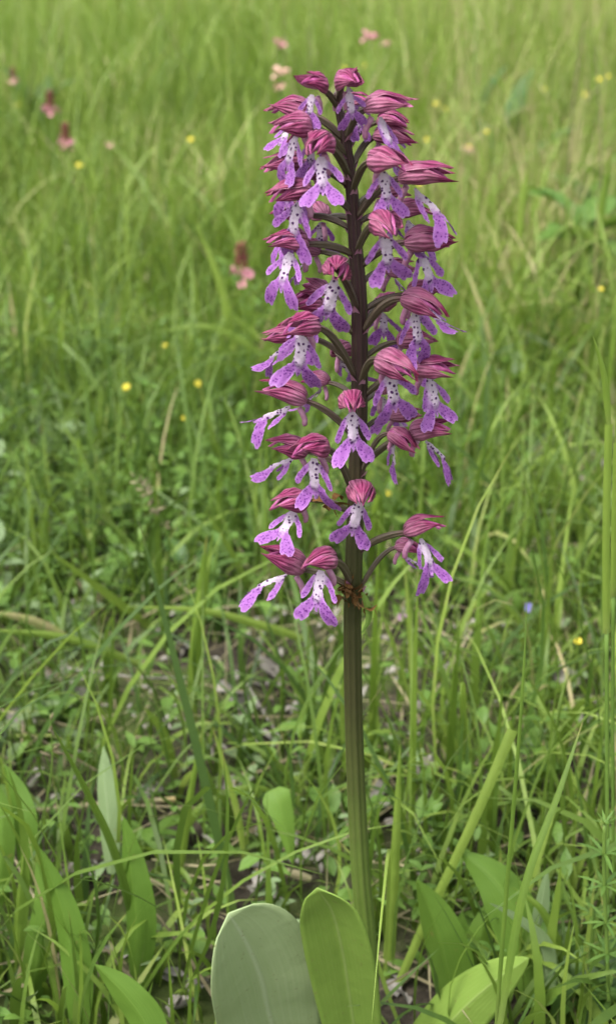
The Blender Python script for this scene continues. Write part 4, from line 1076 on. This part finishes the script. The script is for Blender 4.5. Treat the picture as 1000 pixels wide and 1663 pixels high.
# ------------------------------------------------------------------ other flowers of the meadow
def petal_disc(mat, n, r, w, cup):
    return leaf_mesh(r, w, 'tongue', 0.1, -cup, 5, 5, mat, name='petal')
def small_flower(label, px, z, d_px, mat, n=5, group=None, name='yellow_flower', cat='flower', cup=0.5, tiltc=0.5):
    p = at_z(px[0], px[1], z); g = gz(p.x, p.y)
    rnd = random.Random(int(px[0] + 3 * px[1]))
    root = thing(name, label, cat, (p.x, p.y, g), group)
    d_px *= 0.78
    r = d_px * (p - CAMV).length / FPX * 0.5
    top = Vector((0, 0, p.z - g))
    b = MB(); b.tube(catmull([Vector((rnd.uniform(-0.01, 0.01), rnd.uniform(0, 0.01), 0)), top * 0.6 + Vector((0.003, 0, 0)), top - Vector((0, 0, 0.001))], 8), [0.0006] * 9, 5, tint=0.5); b.build('stem', M_stalk, root)
    me = leaf_mesh(r, r * 1.05, 'tongue', 0.1, -cup, 5, 5, mat, name='petal')
    az0 = rnd.uniform(0, 6)
    T = Matrix.Rotation(tiltc, 3, 'X')
    for i in range(n):
        o = obj('petal', me, root); o.location = top
        o.rotation_euler = (T @ Matrix.Rotation(az0 + i * 2 * math.pi / n, 3, 'Z') @ Matrix.Rotation(-0.25, 3, 'Y')).to_euler()
    b = MB(); b.tube([top + T @ Vector((0, 0, -0.0003)), top + T @ Vector((0, 0, r * 0.18)), top + T @ Vector((0, 0, r * 0.26))], [r * 0.3, r * 0.27, r * 0.08], 8); b.build('centre', mat, root)
YG = 'yellow flowers of the meadow'
for px, z, d, lab in [
    ((205, 630), 0.06, 20, 'left yellow flower of the pair in the left herb carpet'), ((323, 624), 0.06, 20, 'right yellow flower of the pair in the left herb carpet'),
    ((270, 562), 0.06, 15, 'small yellow flower above the pair in the left herb carpet'), ((630, 803), 0.05, 19, 'yellow flower close to the right side of the orchid stem'),
    ((937, 1042), 0.05, 20, 'yellow flower low at the right over the litter'), ((130, 270), 0.10, 17, 'soft yellow flower below the dark red pink flower at upper left'),
    ((948, 155), 0.12, 16, 'brightest soft yellow flower at upper right'), ((310, 228), 0.10, 15, 'pale yellow flower at upper left centre'),
    ((300, 680), 0.05, 15, 'dull yellow flower under the pair in the left carpet'), ((28, 172), 0.10, 16, 'soft yellow flower near the upper left edge')]:
    small_flower(lab, px, z, d, M_yellow, 5)
for px, d in [((970, 130), 15), ((985, 125), 12), ((708, 170), 16), ((722, 178), 14), ((790, 215), 12), ((693, 228), 13), ((760, 240), 13), ((885, 145), 12), ((560, 112), 12), ((590, 108), 12), ((975, 470), 11), ((680, 300), 11)]:
    small_flower('tiny soft yellow flower in the far grass', px, 0.13, d, M_yellow, 5, YG)
small_flower('small blue violet flower right of the stem over the litter', (858, 987), 0.05, 22, M_blue, 5, None, 'blue_flower', 'flower', 0.2, 0.9)
small_flower('small lilac flower low behind the orchid stem at right', (652, 1002), 0.04, 22, M_lilac, 5, None, 'lilac_flower', 'flower', 0.6, 0.9)

def pink_spike(label, px, y, w_px, mat, bud=True, seed=0):
    """pink pea flowers round a stalk with a dark bud spike above"""
    rnd = random.Random(seed); c = at_y(px[0], px[1], y); g = gz(c.x, y)
    root = thing('pink_flower', label, 'flower', (c.x, y, g)); k = (c - CAMV).length / FPX; h = c.z - g; r = w_px * k * 0.5
    b = MB(); b.tube([(0, 0.01, 0), (0.003, 0, h * 0.5), (0, 0, h)], [0.0013, 0.0011, 0.0009], 6, tint=0.4); b.build('stem', M_stalk, root)
    me = [leaf_mesh(r * 0.95, r * 0.75, 'tongue', 0.35, be, 5, 5, mat, 0.1, name='petal') for be in (0.9, -0.5)]
    for i in range(11):
        az = i * 2.4; e = rnd.uniform(-0.3, 0.7)
        place(obj('petal', me[i % 2], root), Vector((math.cos(az) * r * 0.15, math.sin(az) * r * 0.15, h + rnd.uniform(-0.35, 0.35) * r)), az, e, rnd.uniform(-0.6, 0.6), rnd.uniform(0.8, 1.15))
    if bud:
        b = MB()
        for i in range(30):
            t = i / 30; az = i * 2.4; q = Vector((math.cos(az), math.sin(az), 0)) * r * 0.22 * (1 - t * 0.6) + Vector((0, 0, h + r * (0.5 + 1.6 * t)))
            d = Vector((math.cos(az), math.sin(az), 1.2)).normalized(); b.tube([q, q + d * r * 0.22, q + d * r * 0.42], [r * 0.05, r * 0.13, r * 0.03], 6)
        b.build('bud_spike', M_darkbud, root)
pink_spike('pink flower with a dark red bud spike left of the orchid at mid height', (392, 446), 0.80, 46, M_pink, True, 1)
pink_spike('pink flower with dark buds at upper left', (108, 236), 1.35, 30, M_pink, True, 2)
pink_spike('pink flower with dark top further up at the upper left', (83, 180), 1.55, 27, M_pink, True, 3)
pink_spike('small pale pink flower right of the upper left pair', (178, 237), 1.4, 16, M_pinkpale, False, 4)
pink_spike('pale salmon flower just left of the orchid tip', (455, 119), 1.55, 25, M_pinkpale, False, 5)
pink_spike('faded buff flower below the pale salmon one left of the orchid tip', (454, 142), 1.55, 22, M_pinkpale, False, 6)
pink_spike('dull pink flower above the pale salmon one at the top', (456, 70), 1.8, 24, M_pink, False, 7)
pink_spike('soft pink flower at the top right of the orchid tip', (600, 60), 1.8, 27, M_pink, False, 8)
pink_spike('tiny pale pink flower beside the soft pink one at the top', (626, 70), 1.8, 15, M_pinkpale, False, 9)
pink_spike('greyish faded flower near the upper left edge', (22, 132), 1.6, 18, M_pinkpale, True, 10)
pink_spike('pale cream seed head in the upper right grass', (757, 244), 1.3, 22, M_pinkpale, False, 11)
